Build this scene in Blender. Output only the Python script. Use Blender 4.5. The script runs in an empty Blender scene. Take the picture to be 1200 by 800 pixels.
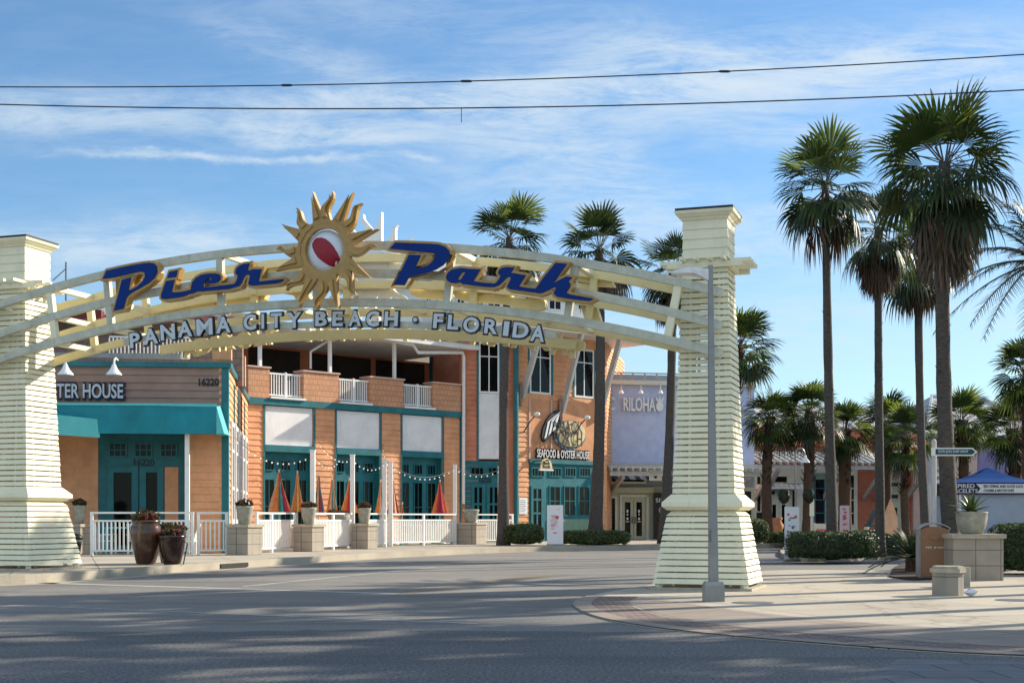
import bpy, math, random
from mathutils import Vector, Matrix
from mathutils.geometry import tessellate_polygon
sc = bpy.context.scene
COL = sc.collection
rad = math.radians
F, CX, HY, H = 1600.0, 600.0, 607.0, 1.4      # lens in photo pixels, principal column, horizon row, eye height (m)
rng = random.Random(7)
UPZ = Vector((0, 0, 1))

def P(px, py, D):
    return Vector(((px-CX)/F*D, D, H-(py-HY)/F*D))
def G(px, py, z=0.0):
    D = (H-z)*F/(py-HY)
    return Vector(((px-CX)/F*D, D, z))

# ------------------------------------------------------------------ materials
MATS = {}
def _nodes(name):
    m = bpy.data.materials.new(name); m.use_nodes = True
    nt = m.node_tree
    return m, nt, nt.nodes['Principled BSDF']
def mat(name, c, rough=0.6, c2=None, scale=4.0, var=0.12, bump=0.0, bscale=60.0, metal=0.0, spec=0.4, stretch=None, coat=0.0, dirt=0.0):
    """procedural surface: base colour broken up by two noises, optional bump"""
    m, nt, b = _nodes(name)
    N, L = nt.nodes, nt.links
    tc = N.new('ShaderNodeTexCoord'); mp = N.new('ShaderNodeMapping')
    L.new(tc.outputs['Object'], mp.inputs['Vector'])
    if stretch: mp.inputs['Scale'].default_value = stretch
    n1 = N.new('ShaderNodeTexNoise'); n1.inputs['Scale'].default_value = scale
    n1.inputs['Detail'].default_value = 6; n1.inputs['Roughness'].default_value = 0.65
    L.new(mp.outputs[0], n1.inputs['Vector'])
    mx = N.new('ShaderNodeMix'); mx.data_type = 'RGBA'
    if c2 is None: c2 = tuple(max(0, v*(1-2*var)) for v in c)
    ca = tuple(min(1, v*(1+var*0.5)) for v in c)
    mx.inputs['A'].default_value = (*ca, 1); mx.inputs['B'].default_value = (*c2, 1)
    rp = N.new('ShaderNodeMapRange'); rp.inputs['From Min'].default_value = 0.35; rp.inputs['From Max'].default_value = 0.7
    L.new(n1.outputs['Fac'], rp.inputs['Value']); L.new(rp.outputs[0], mx.inputs['Factor'])
    out = mx.outputs['Result']
    if dirt > 0:
        n3 = N.new('ShaderNodeTexNoise'); n3.inputs['Scale'].default_value = 2.3; n3.inputs['Detail'].default_value = 9; n3.inputs['Roughness'].default_value = .75
        mp3 = N.new('ShaderNodeMapping'); mp3.inputs['Scale'].default_value = (2.2, 2.2, .35)
        L.new(tc.outputs['Object'], mp3.inputs['Vector']); L.new(mp3.outputs[0], n3.inputs['Vector'])
        r3 = N.new('ShaderNodeMapRange'); r3.inputs['From Min'].default_value = .56; r3.inputs['From Max'].default_value = .76; r3.inputs['To Max'].default_value = dirt
        L.new(n3.outputs['Fac'], r3.inputs['Value'])
        m3 = N.new('ShaderNodeMix'); m3.data_type = 'RGBA'; m3.inputs['B'].default_value = (.16, .13, .09, 1)
        L.new(out, m3.inputs['A']); L.new(r3.outputs[0], m3.inputs['Factor']); out = m3.outputs['Result']
    L.new(out, b.inputs['Base Color'])
    b.inputs['Roughness'].default_value = rough; b.inputs['Metallic'].default_value = metal
    b.inputs['Specular IOR Level'].default_value = spec
    if coat: b.inputs['Coat Weight'].default_value = coat; b.inputs['Coat Roughness'].default_value = 0.1
    if bump:
        n2 = N.new('ShaderNodeTexNoise'); n2.inputs['Scale'].default_value = bscale; n2.inputs['Detail'].default_value = 4
        L.new(mp.outputs[0], n2.inputs['Vector'])
        bp = N.new('ShaderNodeBump'); bp.inputs['Strength'].default_value = bump; bp.inputs['Distance'].default_value = 0.02
        L.new(n2.outputs['Fac'], bp.inputs['Height']); L.new(bp.outputs[0], b.inputs['Normal'])
    MATS[name] = m
    return m

def leafmat(name, c, c2, trans=0.35, rough=0.45):
    m, nt, b = _nodes(name); N, L = nt.nodes, nt.links
    tc = N.new('ShaderNodeTexCoord'); n = N.new('ShaderNodeTexNoise'); n.inputs['Scale'].default_value = 2.5; n.inputs['Detail'].default_value = 5
    L.new(tc.outputs['Object'], n.inputs['Vector'])
    mx = N.new('ShaderNodeMix'); mx.data_type = 'RGBA'; mx.inputs['A'].default_value = (*c, 1); mx.inputs['B'].default_value = (*c2, 1)
    rp = N.new('ShaderNodeMapRange'); rp.inputs['From Min'].default_value = .35; rp.inputs['From Max'].default_value = .68
    L.new(n.outputs['Fac'], rp.inputs['Value']); L.new(rp.outputs[0], mx.inputs['Factor'])
    L.new(mx.outputs['Result'], b.inputs['Base Color']); b.inputs['Roughness'].default_value = rough; b.inputs['Specular IOR Level'].default_value = .35
    tr = N.new('ShaderNodeBsdfTranslucent')
    hs = N.new('ShaderNodeHueSaturation'); hs.inputs['Value'].default_value = 1.6; hs.inputs['Hue'].default_value = .485
    L.new(mx.outputs['Result'], hs.inputs['Color']); L.new(hs.outputs[0], tr.inputs['Color'])
    ms = N.new('ShaderNodeMixShader'); ms.inputs[0].default_value = trans
    L.new(b.outputs[0], ms.inputs[1]); L.new(tr.outputs[0], ms.inputs[2])
    L.new(ms.outputs[0], N['Material Output'].inputs['Surface'])
    MATS[name] = m; return m

def brickmat(name, c1, c2, mortar, bw, bh, ms=0.012, rough=.85, bump=.5, axes='XZ', off=.5, noise=.25):
    """brick / block / paver pattern laid out in the object's own metres"""
    m, nt, b = _nodes(name); N, L = nt.nodes, nt.links
    tc = N.new('ShaderNodeTexCoord'); sp = N.new('ShaderNodeSeparateXYZ'); cb = N.new('ShaderNodeCombineXYZ')
    L.new(tc.outputs['Object'], sp.inputs[0])
    if axes == 'XZ':
        ad = N.new('ShaderNodeMath'); ad.operation = 'ADD'
        L.new(sp.outputs[0], ad.inputs[0]); L.new(sp.outputs[1], ad.inputs[1])
        L.new(ad.outputs[0], cb.inputs[0]); L.new(sp.outputs[2], cb.inputs[1])
    else:
        L.new(sp.outputs[0], cb.inputs[0]); L.new(sp.outputs[1], cb.inputs[1])
    br = N.new('ShaderNodeTexBrick'); br.inputs['Scale'].default_value = 1; br.offset = off
    br.inputs['Brick Width'].default_value = bw; br.inputs['Row Height'].default_value = bh; br.inputs['Mortar Size'].default_value = ms
    br.inputs['Mortar Smooth'].default_value = .2; br.inputs['Bias'].default_value = 0
    br.inputs['Color1'].default_value = (*c1, 1); br.inputs['Color2'].default_value = (*c2, 1); br.inputs['Mortar'].default_value = (*mortar, 1)
    L.new(cb.outputs[0], br.inputs['Vector'])
    n = N.new('ShaderNodeTexNoise'); n.inputs['Scale'].default_value = 3; n.inputs['Detail'].default_value = 8; L.new(tc.outputs['Object'], n.inputs['Vector'])
    mx = N.new('ShaderNodeMix'); mx.data_type = 'RGBA'; mx.blend_type = 'MULTIPLY'; mx.inputs['Factor'].default_value = noise
    L.new(br.outputs['Color'], mx.inputs['A']); L.new(n.outputs['Fac'], mx.inputs['B'])
    L.new(mx.outputs['Result'], b.inputs['Base Color']); b.inputs['Roughness'].default_value = rough
    bp = N.new('ShaderNodeBump'); bp.inputs['Strength'].default_value = bump; bp.inputs['Distance'].default_value = .02; bp.invert = True
    L.new(br.outputs['Fac'], bp.inputs['Height']); L.new(bp.outputs[0], b.inputs['Normal'])
    MATS[name] = m; return m

def groundmat(name, c1, c2, c3, s_big, s_small, rough=.9, speck=.35, cracks=0.0, joints=None, tyre=0.0, bump=.3):
    """asphalt / concrete: broad patches, fine aggregate, optional cracks and cut joints"""
    m, nt, b = _nodes(name); N, L = nt.nodes, nt.links
    tc = N.new('ShaderNodeTexCoord')
    def noise(s, d=5, r=.6, mapscale=None):
        n = N.new('ShaderNodeTexNoise'); n.inputs['Scale'].default_value = s; n.inputs['Detail'].default_value = d; n.inputs['Roughness'].default_value = r
        if mapscale:
            mp = N.new('ShaderNodeMapping'); mp.inputs['Scale'].default_value = mapscale; mp.inputs['Rotation'].default_value = (0, 0, rad(17))
            L.new(tc.outputs['Object'], mp.inputs['Vector']); L.new(mp.outputs[0], n.inputs['Vector'])
        else: L.new(tc.outputs['Object'], n.inputs['Vector'])
        return n
    def rng_(sock, a, z, lo=0, hi=1):
        r = N.new('ShaderNodeMapRange'); r.inputs['From Min'].default_value = a; r.inputs['From Max'].default_value = z
        r.inputs['To Min'].default_value = lo; r.inputs['To Max'].default_value = hi; L.new(sock, r.inputs['Value']); return r.outputs[0]
    def mix(a, bb, f, mode='MIX'):
        x = N.new('ShaderNodeMix'); x.data_type = 'RGBA'; x.blend_type = mode
        for s, v in (('A', a), ('B', bb)):
            if isinstance(v, tuple): x.inputs[s].default_value = (*v, 1)
            else: L.new(v, x.inputs[s])
        if isinstance(f, float): x.inputs['Factor'].default_value = f
        else: L.new(f, x.inputs['Factor'])
        return x.outputs['Result']
    big = noise(s_big, 6, .6); mid = noise(s_big*6, 6, .7, (1, .35, 1)); fine = noise(s_small, 3, .8)
    col = mix(c1, c2, rng_(big.outputs['Fac'], .38, .64))
    col = mix(col, c3, rng_(mid.outputs['Fac'], .52, .75, 0, .6))
    col = mix(col, (0.02, 0.02, 0.02), rng_(fine.outputs['Fac'], .50, .68, 0, speck))
    col = mix(col, (0.4, 0.38, 0.35), rng_(fine.outputs['Fac'], .46, .32, 0, speck*.6))
    if tyre:
        t = noise(.5, 4, .6, (.12, 1.6, 1)); col = mix(col, (.03, .03, .032), rng_(t.outputs['Fac'], .52, .72, 0, tyre))
    if cracks:
        v = N.new('ShaderNodeTexVoronoi'); v.feature = 'DISTANCE_TO_EDGE'; v.inputs['Scale'].default_value = .16
        w = noise(.8, 5, .6); ad = N.new('ShaderNodeMix'); ad.data_type = 'VECTOR'; ad.inputs['Factor'].default_value = .25
        L.new(tc.outputs['Object'], ad.inputs['A']); L.new(w.outputs['Color'], ad.inputs['B'])
        vm = N.new('ShaderNodeVectorMath'); vm.operation = 'ADD'; L.new(tc.outputs['Object'], vm.inputs[0]); L.new(w.outputs['Color'], vm.inputs[1])
        L.new(vm.outputs[0], v.inputs['Vector'])
        col = mix(col, (.05, .045, .04), rng_(v.outputs['Distance'], .006, .001, 0, cracks))
    if joints:
        mp = N.new('ShaderNodeMapping'); mp.inputs['Rotation'].default_value = (0, 0, rad(-18)); L.new(tc.outputs['Object'], mp.inputs['Vector'])
        br = N.new('ShaderNodeTexBrick'); br.inputs['Scale'].default_value = 1; br.offset = 0; br.inputs['Brick Width'].default_value = joints; br.inputs['Row Height'].default_value = joints; br.inputs['Mortar Size'].default_value = .014; br.inputs['Mortar Smooth'].default_value = .3
        br.inputs['Color1'].default_value = (1, 1, 1, 1); br.inputs['Color2'].default_value = (.90, .90, .90, 1); br.inputs['Mortar'].default_value = (.30, .28, .26, 1); L.new(mp.outputs[0], br.inputs['Vector'])
        col = mix(col, br.outputs['Color'], 1.0, 'MULTIPLY')
        spots = noise(6, 2, .5); col = mix(col, (.10, .09, .08), rng_(spots.outputs['Fac'], .70, .76, 0, .35))
    L.new(col, b.inputs['Base Color']); b.inputs['Roughness'].default_value = rough; b.inputs['Specular IOR Level'].default_value = .25
    bp = N.new('ShaderNodeBump'); bp.inputs['Strength'].default_value = bump; bp.inputs['Distance'].default_value = .01
    L.new(fine.outputs['Fac'], bp.inputs['Height']); L.new(bp.outputs[0], b.inputs['Normal'])
    MATS[name] = m; return m

def emit(name, c, s):
    m, nt, b = _nodes(name); b.inputs['Base Color'].default_value = (*c, 1); b.inputs['Emission Color'].default_value = (*c, 1); b.inputs['Emission Strength'].default_value = s
    MATS[name] = m; return m

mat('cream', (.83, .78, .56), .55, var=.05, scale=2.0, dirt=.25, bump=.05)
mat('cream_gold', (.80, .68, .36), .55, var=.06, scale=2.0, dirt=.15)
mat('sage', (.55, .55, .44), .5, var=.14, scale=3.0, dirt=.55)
mat('roof_dark', (.03, .03, .035), .7)
mat('gold', (.43, .245, .055), .38, var=.12, scale=3, spec=.5, coat=.1)
mat('blue_letter', (.001, .028, .185), .5, var=.08, spec=.15)
mat('grey_letter', (.56, .62, .66), .5, var=.05)
mat('ink', (.012, .014, .025), .5)
mat('white', (.80, .80, .78), .5, var=.04, dirt=.12)
mat('white_panel', (.80, .80, .80), .7, var=.08, dirt=.35, scale=1.0, bump=.15)
mat('ball_white', (.72, .74, .78), .4, var=.03)
mat('ball_red', (.30, .006, .02), .4, var=.05)
mat('orange', (.76, .37, .185), .75, var=.12, scale=1.6, dirt=.42, bump=.15)
mat('orange_stucco', (.70, .33, .165), .85, var=.14, scale=1.2, dirt=.42, bump=.25, bscale=40)
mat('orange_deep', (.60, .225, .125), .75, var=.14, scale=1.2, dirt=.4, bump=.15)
mat('taupe', (.32, .21, .165), .75, var=.10, scale=1.6, dirt=.2, bump=.08)
mat('teal', (.012, .16, .19), .5, var=.18, scale=1.5, dirt=.3, bump=.1)
mat('teal_awning', (.01, .23, .29), .8, var=.16, scale=.9, dirt=.2, bump=.5, bscale=5)
mat('aqua', (.10, .50, .50), .5, var=.06)  # turquoise of the tables; also the painted sunlit tone on awning end, edge, canopy
mat('glass', (.006, .007, .008), .06, var=.2, spec=.16)
mat('dark', (.02, .018, .016), .8)
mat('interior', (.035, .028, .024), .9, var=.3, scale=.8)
brickmat('shingle', (.70, .36, .20), (.62, .31, .17), (.33, .16, .09), .34, .26, .012)
brickmat('shingle_brown', (.30, .21, .17), (.27, .18, .15), (.15, .10, .08), .34, .26, .012)
brickmat('brick', (.58, .17, .08), (.50, .14, .07), (.42, .22, .15), .42, .16, .014, noise=.3)
brickmat('block', (.40, .35, .28), (.36, .31, .25), (.19, .165, .14), .56, .35, .012, off=0.0, noise=.35, bump=.3)
brickmat('paver', (.30, .18, .14), (.15, .10, .085), (.32, .28, .24), .24, .12, .016, axes='XY', noise=.5)
brickmat('paver_grey', (.22, .22, .23), (.18, .18, .19), (.09, .09, .09), .75, .55, .014, axes='XY', noise=.5)
mat('stone_cap', (.42, .37, .29), .85, var=.14, bump=.3, bscale=30, scale=5)
mat('pot_grey', (.34, .33, .27), .85, var=.16, bump=.3, bscale=40, scale=6)
mat('pot_brown', (.085, .038, .020), .22, c2=(.03, .016, .012), scale=3.5, coat=.5)
mat('pot_dark', (.035, .013, .010), .22, c2=(.015, .008, .008), scale=3.5, coat=.5)
mat('soil', (.05, .035, .025), .95, var=.3, scale=14, bump=.8, bscale=20)
mat('mulch', (.045, .028, .020), .95, var=.4, scale=18, bump=1.0, bscale=24)
mat('bin_brown', (.25, .125, .062), .5, var=.05)
mat('bin_grey', (.30, .29, .28), .5)
mat('steel', (.27, .275, .27), .45, var=.08, metal=.55, spec=.5)
mat('steel_dark', (.16, .17, .18), .5, var=.1, metal=.4)
mat('lamp_white', (.78, .79, .80), .4)
mat('black', (.012, .012, .013), .45)
mat('wire', (.03, .032, .04), .6)
mat('trunk', (.095, .082, .072), .95, c2=(.045, .039, .035), scale=7, bump=.9, bscale=9, stretch=(1, 1, 3.0))
mat('trunk_brown', (.10, .058, .036), .95, c2=(.045, .028, .02), scale=7, bump=.9, bscale=9, stretch=(1, 1, 2.0))
leafmat('frond', (.045, .072, .017), (.026, .048, .013), .27)
leafmat('frond_young', (.115, .155, .028), (.070, .11, .02), .42)
leafmat('frond_dark', (.028, .050, .016), (.018, .034, .012), .22)
leafmat('frond_dead', (.14, .098, .062), (.075, .052, .038), .18, .8)
leafmat('frond_grey', (.18, .155, .125), (.10, .085, .07), .18, .8)
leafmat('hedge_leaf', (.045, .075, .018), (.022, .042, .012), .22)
leafmat('hedge_lit', (.11, .135, .040), (.06, .085, .024), .3)  # paler yellow-green leaf tone, mixed in at random
leafmat('agave', (.16, .22, .075), (.10, .16, .05), .25)
leafmat('petal_red', (.20, .022, .02), (.10, .02, .03), .3)
leafmat('petal_pink', (.30, .06, .05), (.16, .03, .04), .3)
mat('umb_orange', (.75, .22, .05), .8); mat('umb_teal', (.03, .22, .21), .8); mat('umb_red', (.45, .03, .06), .8)
mat('umb_yellow', (.80, .48, .12), .8); mat('umb_peach', (.78, .46, .28), .8)
mat('lavender_blue', (.50, .56, .76), .85, var=.07, scale=2.5, bump=.4, bscale=10, dirt=.1)
mat('lavender', (.25, .22, .40), .85, var=.08)
mat('pinkish', (.62, .44, .36), .85, var=.06)
mat('cream_sage', (.50, .48, .34), .7, var=.06, dirt=.15)
mat('pale_trim', (.66, .63, .52), .6, var=.05)
mat('pergola', (.50, .49, .46), .7, var=.1, dirt=.2)
mat('tile_roof', (.55, .20, .10), .8, var=.15, scale=6, bump=.6, bscale=12)
mat('roof_grey', (.40, .40, .40), .7, var=.12, scale=2)
mat('roof_red', (.16, .03, .022), .7, var=.1)
mat('stripe_blue', (.10, .14, .22), .8)
mat('poster_white', (.78, .78, .80), .5, var=.02)
mat('poster_pink', (.74, .55, .58), .5, var=.04)
mat('poster_red', (.62, .12, .12), .5); mat('poster_violet', (.30, .12, .35), .5); mat('poster_blue', (.25, .35, .60), .5)
mat('tent_blue', (.010, .06, .22), .95, var=.08, spec=.05)
mat('tent_wall', (.36, .42, .52), .75, var=.08, scale=1.5)
mat('navy', (.012, .014, .045), .6); mat('sign_teal', (.012, .075, .085), .45)
mat('green_pale', (.20, .32, .24), .7, var=.1)
mat('skin', (.45, .28, .20), .6); mat('terracotta', (.55, .24, .12), .8, var=.1)
mat('sign_tan', (.76, .62, .34), .6, var=.12); mat('slate', (.07, .10, .13), .5)
groundmat('asphalt', (.275, .255, .228), (.20, .19, .175), (.31, .29, .26), .09, 34, .9, .75, cracks=.22, tyre=.5, bump=.6)
groundmat('asphalt_dark', (.17, .163, .15), (.14, .135, .127), (.20, .19, .175), .2, 34, .9, .75, bump=.6)
groundmat('asphalt_near', (.185, .180, .172), (.135, .134, .132), (.22, .21, .20), .12, 26, .9, .95, cracks=.12, tyre=.3, bump=1.0)
groundmat('concrete', (.50, .44, .35), (.42, .365, .29), (.54, .48, .39), .25, 40, .9, .2, cracks=.3, joints=1.9)
groundmat('concrete_pink', (.37, .30, .245), (.31, .255, .21), (.42, .35, .29), .3, 40, .9, .2, cracks=.25, joints=1.4)
groundmat('curb', (.44, .39, .31), (.34, .30, .24), (.26, .23, .19), .5, 30, .9, .25)
groundmat('dirt', (.12, .10, .06), (.07, .08, .03), (.14, .11, .07), .2, 12, .95, .3)
groundmat('paint', (.55, .54, .50), (.38, .37, .35), (.22, .215, .21), .9, 40, .8, .4)
groundmat('paint_worn', (.48, .47, .44), (.30, .295, .28), (.19, .185, .175), 2.5, 40, .8, .4)
groundmat('paint_yellow', (.42, .27, .08), (.30, .21, .09), (.18, .16, .12), .9, 40, .8, .4)
def M(*names): return [MATS[n] for n in names]

# ------------------------------------------------------------------ mesh helpers
ident = lambda a, b, c: Vector((a, b, c))
class MB:
    def __init__(s, fn=ident): s.v = []; s.f = []; s.m = []; s.fn = fn
    def add(s, vs, fs, mi=0, raw=False):
        n = len(s.v)
        s.v += [Vector(x) if raw else s.fn(*x) for x in vs]
        for f in fs: s.f.append(tuple(n+i for i in f)); s.m.append(mi)
    def box(s, a0, a1, b0, b1, c0, c1, mi=0):
        s.add([(a, b, c) for c in (c0, c1) for b in (b0, b1) for a in (a0, a1)],
              [(0, 2, 3, 1), (4, 5, 7, 6), (0, 1, 5, 4), (2, 6, 7, 3), (0, 4, 6, 2), (1, 3, 7, 5)], mi)
    def beam(s, p, q, w, h, mi=0, up=UPZ):
        p, q = Vector(p), Vector(q); d = (q-p).normalized(); up = Vector(up)
        sd = d.cross(up)
        if sd.length < 1e-4: sd = d.cross(Vector((1, 0, 0)))
        sd.normalize(); u = sd.cross(d)
        sd *= w/2; u *= h/2
        s.add([p-sd-u, p+sd-u, p+sd+u, p-sd+u, q-sd-u, q+sd-u, q+sd+u, q-sd+u],
              [(0, 1, 2, 3), (4, 7, 6, 5), (0, 4, 5, 1), (1, 5, 6, 2), (2, 6, 7, 3), (3, 7, 4, 0)], mi, True)
    def tube(s, pts, r, n=8, mi=0, caps=True):
        pts = [Vector(p) for p in pts]; k = len(pts)
        rs = r if isinstance(r, (list, tuple)) else [r]*k
        vs = []; ref = None
        for i, p in enumerate(pts):
            d = (pts[min(i+1, k-1)]-pts[max(i-1, 0)]).normalized()
            if ref is None: ref = d.orthogonal().normalized()
            ref = (ref-d*ref.dot(d))
            if ref.length < 1e-5: ref = d.orthogonal()
            ref.normalize(); b = d.cross(ref)
            vs += [p+(ref*math.cos(2*math.pi*j/n)+b*math.sin(2*math.pi*j/n))*rs[i] for j in range(n)]
        fs = [(i*n+j, i*n+(j+1) % n, (i+1)*n+(j+1) % n, (i+1)*n+j) for i in range(k-1) for j in range(n)]
        if caps: fs += [tuple(range(n-1, -1, -1)), tuple((k-1)*n+j for j in range(n))]
        s.add(vs, fs, mi, True)
    def lathe(s, c, prof, n=20, mi=0, sx=1, sy=1):
        c = Vector(c); k = len(prof); vs = []
        for r, z in prof: vs += [c+Vector((r*sx*math.cos(2*math.pi*j/n), r*sy*math.sin(2*math.pi*j/n), z)) for j in range(n)]
        fs = [(i*n+j, i*n+(j+1) % n, (i+1)*n+(j+1) % n, (i+1)*n+j) for i in range(k-1) for j in range(n)]
        fs += [tuple(range(n-1, -1, -1)), tuple((k-1)*n+j for j in range(n))]
        s.add(vs, fs, mi, True)
    def prism(s, loops, d0, d1, mi=0, ms=None):
        """outline (+ holes) in the local (a, b) plane, thickness along the third local axis; ms = material of the sides"""
        if not isinstance(loops[0][0], (tuple, list, Vector)): loops = [loops]
        flat = [p for l in loops for p in l]; n = len(flat)
        tri = tessellate_polygon([[Vector((p[0], p[1], 0)) for p in l] for l in loops])
        s.add([(p[0], p[1], d0) for p in flat]+[(p[0], p[1], d1) for p in flat],
              [tuple(t) for t in tri]+[tuple(n+i for i in t) for t in tri], mi)
        b = 0
        for l in loops:
            k = len(l)
            s.add([(p[0], p[1], d0) for p in l]+[(p[0], p[1], d1) for p in l],
                  [(i, (i+1) % k, k+(i+1) % k, k+i) for i in range(k)], mi if ms is None else ms)
    def text(s, body, a0, b0, w, h, d0, d1, mi=0, off=0.0, rot=0.0):
        vs, fs = text_geo(body, off)
        ca, sa = math.cos(rot), math.sin(rot); out = []
        for x, y, z in vs:
            X, Y = (x-.5)*w, (y-.5)*h
            out.append((a0+w/2+X*ca-Y*sa, b0+h/2+X*sa+Y*ca, d0 if z < 0 else d1))
        s.add(out, fs, mi)
    def build(s, name, mats, parent=None, smooth=False):
        me = bpy.data.meshes.new(name)
        lo = [min(v[i] for v in s.v) for i in range(3)]; hi = [max(v[i] for v in s.v) for i in range(3)]
        org = Vector(((lo[0]+hi[0])/2, (lo[1]+hi[1])/2, lo[2]))
        me.from_pydata([tuple(v-org) for v in s.v], [], s.f)
        for m in mats if isinstance(mats, list) else [mats]: me.materials.append(MATS[m] if isinstance(m, str) else m)
        me.polygons.foreach_set('material_index', s.m)
        if smooth: me.polygons.foreach_set('use_smooth', [True]*len(s.f))
        me.update()
        o = bpy.data.objects.new(name, me); COL.objects.link(o)
        ABS[o.name] = org
        if parent is not None: o.parent = parent; o.location = org-ABS[parent.name]
        else: o.location = org
        return o
ABS = {}
_TXT = {}
def text_geo(body, off):
    k = (body, off)
    if k not in _TXT:
        cu = bpy.data.curves.new('lettering', 'FONT'); cu.body = body; cu.size = 1; cu.extrude = .05; cu.offset = off; cu.resolution_u = 3
        o = bpy.data.objects.new('lettering', cu); COL.objects.link(o)
        dg = bpy.context.evaluated_depsgraph_get()
        me = bpy.data.meshes.new_from_object(o.evaluated_get(dg))
        vs = [v.co.copy() for v in me.vertices]; fs = [tuple(p.vertices) for p in me.polygons]
        bpy.data.objects.remove(o); bpy.data.curves.remove(cu); bpy.data.meshes.remove(me)
        x0, x1 = min(v.x for v in vs), max(v.x for v in vs); y0, y1 = min(v.y for v in vs), max(v.y for v in vs)
        _TXT[k] = ([((v.x-x0)/(x1-x0), (v.y-y0)/(y1-y0), v.z) for v in vs], fs)
    return _TXT[k]

def tag(o, label=None, cat=None, group=None, kind=None):
    if label: o['label'] = label
    if cat: o['category'] = cat
    if group: o['group'] = group
    if kind: o['kind'] = kind
    return o
def thing(name, label, cat, loc, group=None):
    o = bpy.data.objects.new(name, None); COL.objects.link(o); o.empty_display_size = .2
    o.location = Vector(loc); ABS[o.name] = Vector(loc)
    return tag(o, label, cat, group)
def copy_tree(o, loc=None, label=None, parent=None, rotz=None, scale=None):
    c = o.copy(); COL.objects.link(c)
    if parent is not None: c.parent = parent
    if loc is not None: c.location = loc
    if rotz is not None: c.rotation_euler = (0, 0, rotz)
    if scale is not None: c.scale = (scale,)*3
    if label: c['label'] = label
    for ch in [x for x in KIDS(o)]: copy_tree(ch, parent=c)
    return c
def KIDS(o): return list(o.children)

class Wall:
    """a vertical plane between two (column, distance) points; local axes: s along it, z up, d outwards"""
    def __init__(s, a, b):
        s.p0 = Vector(((a[0]-CX)/F*a[1], a[1])); s.p1 = Vector(((b[0]-CX)/F*b[1], b[1]))
        s.u = (s.p1-s.p0).normalized(); s.L = (s.p1-s.p0).length; s.n = Vector((s.u.y, -s.u.x))
    def hit(s, px, d=0.0):
        k = Vector(((px-CX)/F, 1.0)); t = (s.p0.dot(s.n)+d)/k.dot(s.n)
        return (k*t-s.p0).dot(s.u), t
    def S(s, px, d=0.0): return s.hit(px, d)[0]
    def Z(s, px, py, d=0.0): return H-(py-HY)/F*s.hit(px, d)[1]
    def pt(s, a, z, d=0.0):
        q = s.p0+s.u*a+s.n*d; return Vector((q.x, q.y, z))
    def mb(s): return MB(lambda a, b, c: s.pt(a, b, c))
    def rect(s, x0, y0, x1, y1, d=0.0):
        c = (x0+x1)/2
        return s.S(x0, d), s.S(x1, d), s.Z(c, y1, d), s.Z(c, y0, d)
    def q(s, px, py, d=0.0): return (s.S(px, d), s.Z(px, py, d))
def siding(mb, s0, s1, z0, z1, d, pitch=.2, mi=0, lip=.032):
    n = max(1, round((z1-z0)/pitch)); h = (z1-z0)/n
    for i in range(n):
        a, b = z0+i*h, z0+(i+1)*h
        mb.add([(s0, a, d+lip), (s1, a, d+lip), (s1, b, d), (s0, b, d), (s0, a, d), (s1, a, d)],
               [(0, 1, 2, 3), (0, 4, 5, 1), (0, 3, 4), (1, 5, 2)], mi)
def window(wall, parent, r, d=0.0, fw=.07, cols=2, rows=(.7,), frame='white', glass='glass', proud=.05, name='window'):
    """frame > pane; r = (s0, s1, z0, z1)"""
    s0, s1, z0, z1 = r; m = wall.mb()
    m.box(s0, s0+fw, z0, z1, d, d+proud); m.box(s1-fw, s1, z0, z1, d, d+proud)
    m.box(s0+fw, s1-fw, z0, z0+fw, d, d+proud); m.box(s0+fw, s1-fw, z1-fw, z1, d, d+proud)
    for i in range(1, cols):
        a = s0+(s1-s0)*i/cols; m.box(a-fw*.3, a+fw*.3, z0+fw, z1-fw, d, d+proud*.7)
    for t in rows:
        b = z0+(z1-z0)*t; m.box(s0+fw, s1-fw, b-fw*.3, b+fw*.3, d, d+proud*.8)
    f = m.build(name, frame, parent)
    g = wall.mb(); g.box(s0+fw*.5, s1-fw*.5, z0+fw*.5, z1-fw*.5, d+.004, d+.012); g.build('pane', glass, f)
    return f
# ================================================================== SETTING: ground, road, kerbs
def sheet(name, pts, z, m, kind='structure'):
    mb = MB(); tri = tessellate_polygon([[Vector((p[0], p[1], 0)) for p in pts]])
    mb.add([(p[0], p[1], z) for p in pts], [tuple(t) for t in tri])
    return tag(mb.build(name, m), kind=kind)
def slab(name, pts, z0, z1, m):
    mb = MB(); mb.prism([(p[0], p[1]) for p in pts], z0, z1)
    return tag(mb.build(name, m), kind='structure')
def ribbon(name, line, w, z, m, side=1):
    """strip of width w to one side of a ground polyline"""
    off = offset_line(line, w*side); mb = MB(); n = len(line)
    mb.add([(p[0], p[1], z) for p in line]+[(p[0], p[1], z) for p in off], [(i, i+1, n+i+1, n+i) for i in range(n-1)])
    return tag(mb.build(name, m), kind='structure')
def offset_line(line, d):
    out = []
    for i, p in enumerate(line):
        a = Vector(line[max(i-1, 0)][:2]); b = Vector(line[min(i+1, len(line)-1)][:2]); t = (b-a).normalized()
        out.append((p[0]-t.y*d, p[1]+t.x*d))
    return out
def smooth_line(pts, k=6):
    out = []
    for i in range(len(pts)-1):
        p0 = Vector(pts[max(i-1, 0)][:2]); p1 = Vector(pts[i][:2]); p2 = Vector(pts[i+1][:2]); p3 = Vector(pts[min(i+2, len(pts)-1)][:2])
        for j in range(k):
            t = j/k
            out.append(tuple(.5*((2*p1)+(p2-p0)*t+(2*p0-5*p1+4*p2-p3)*t*t+(3*p1-p0-3*p2+p3)*t**3)))
    out.append(tuple(pts[-1][:2])); return out

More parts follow.
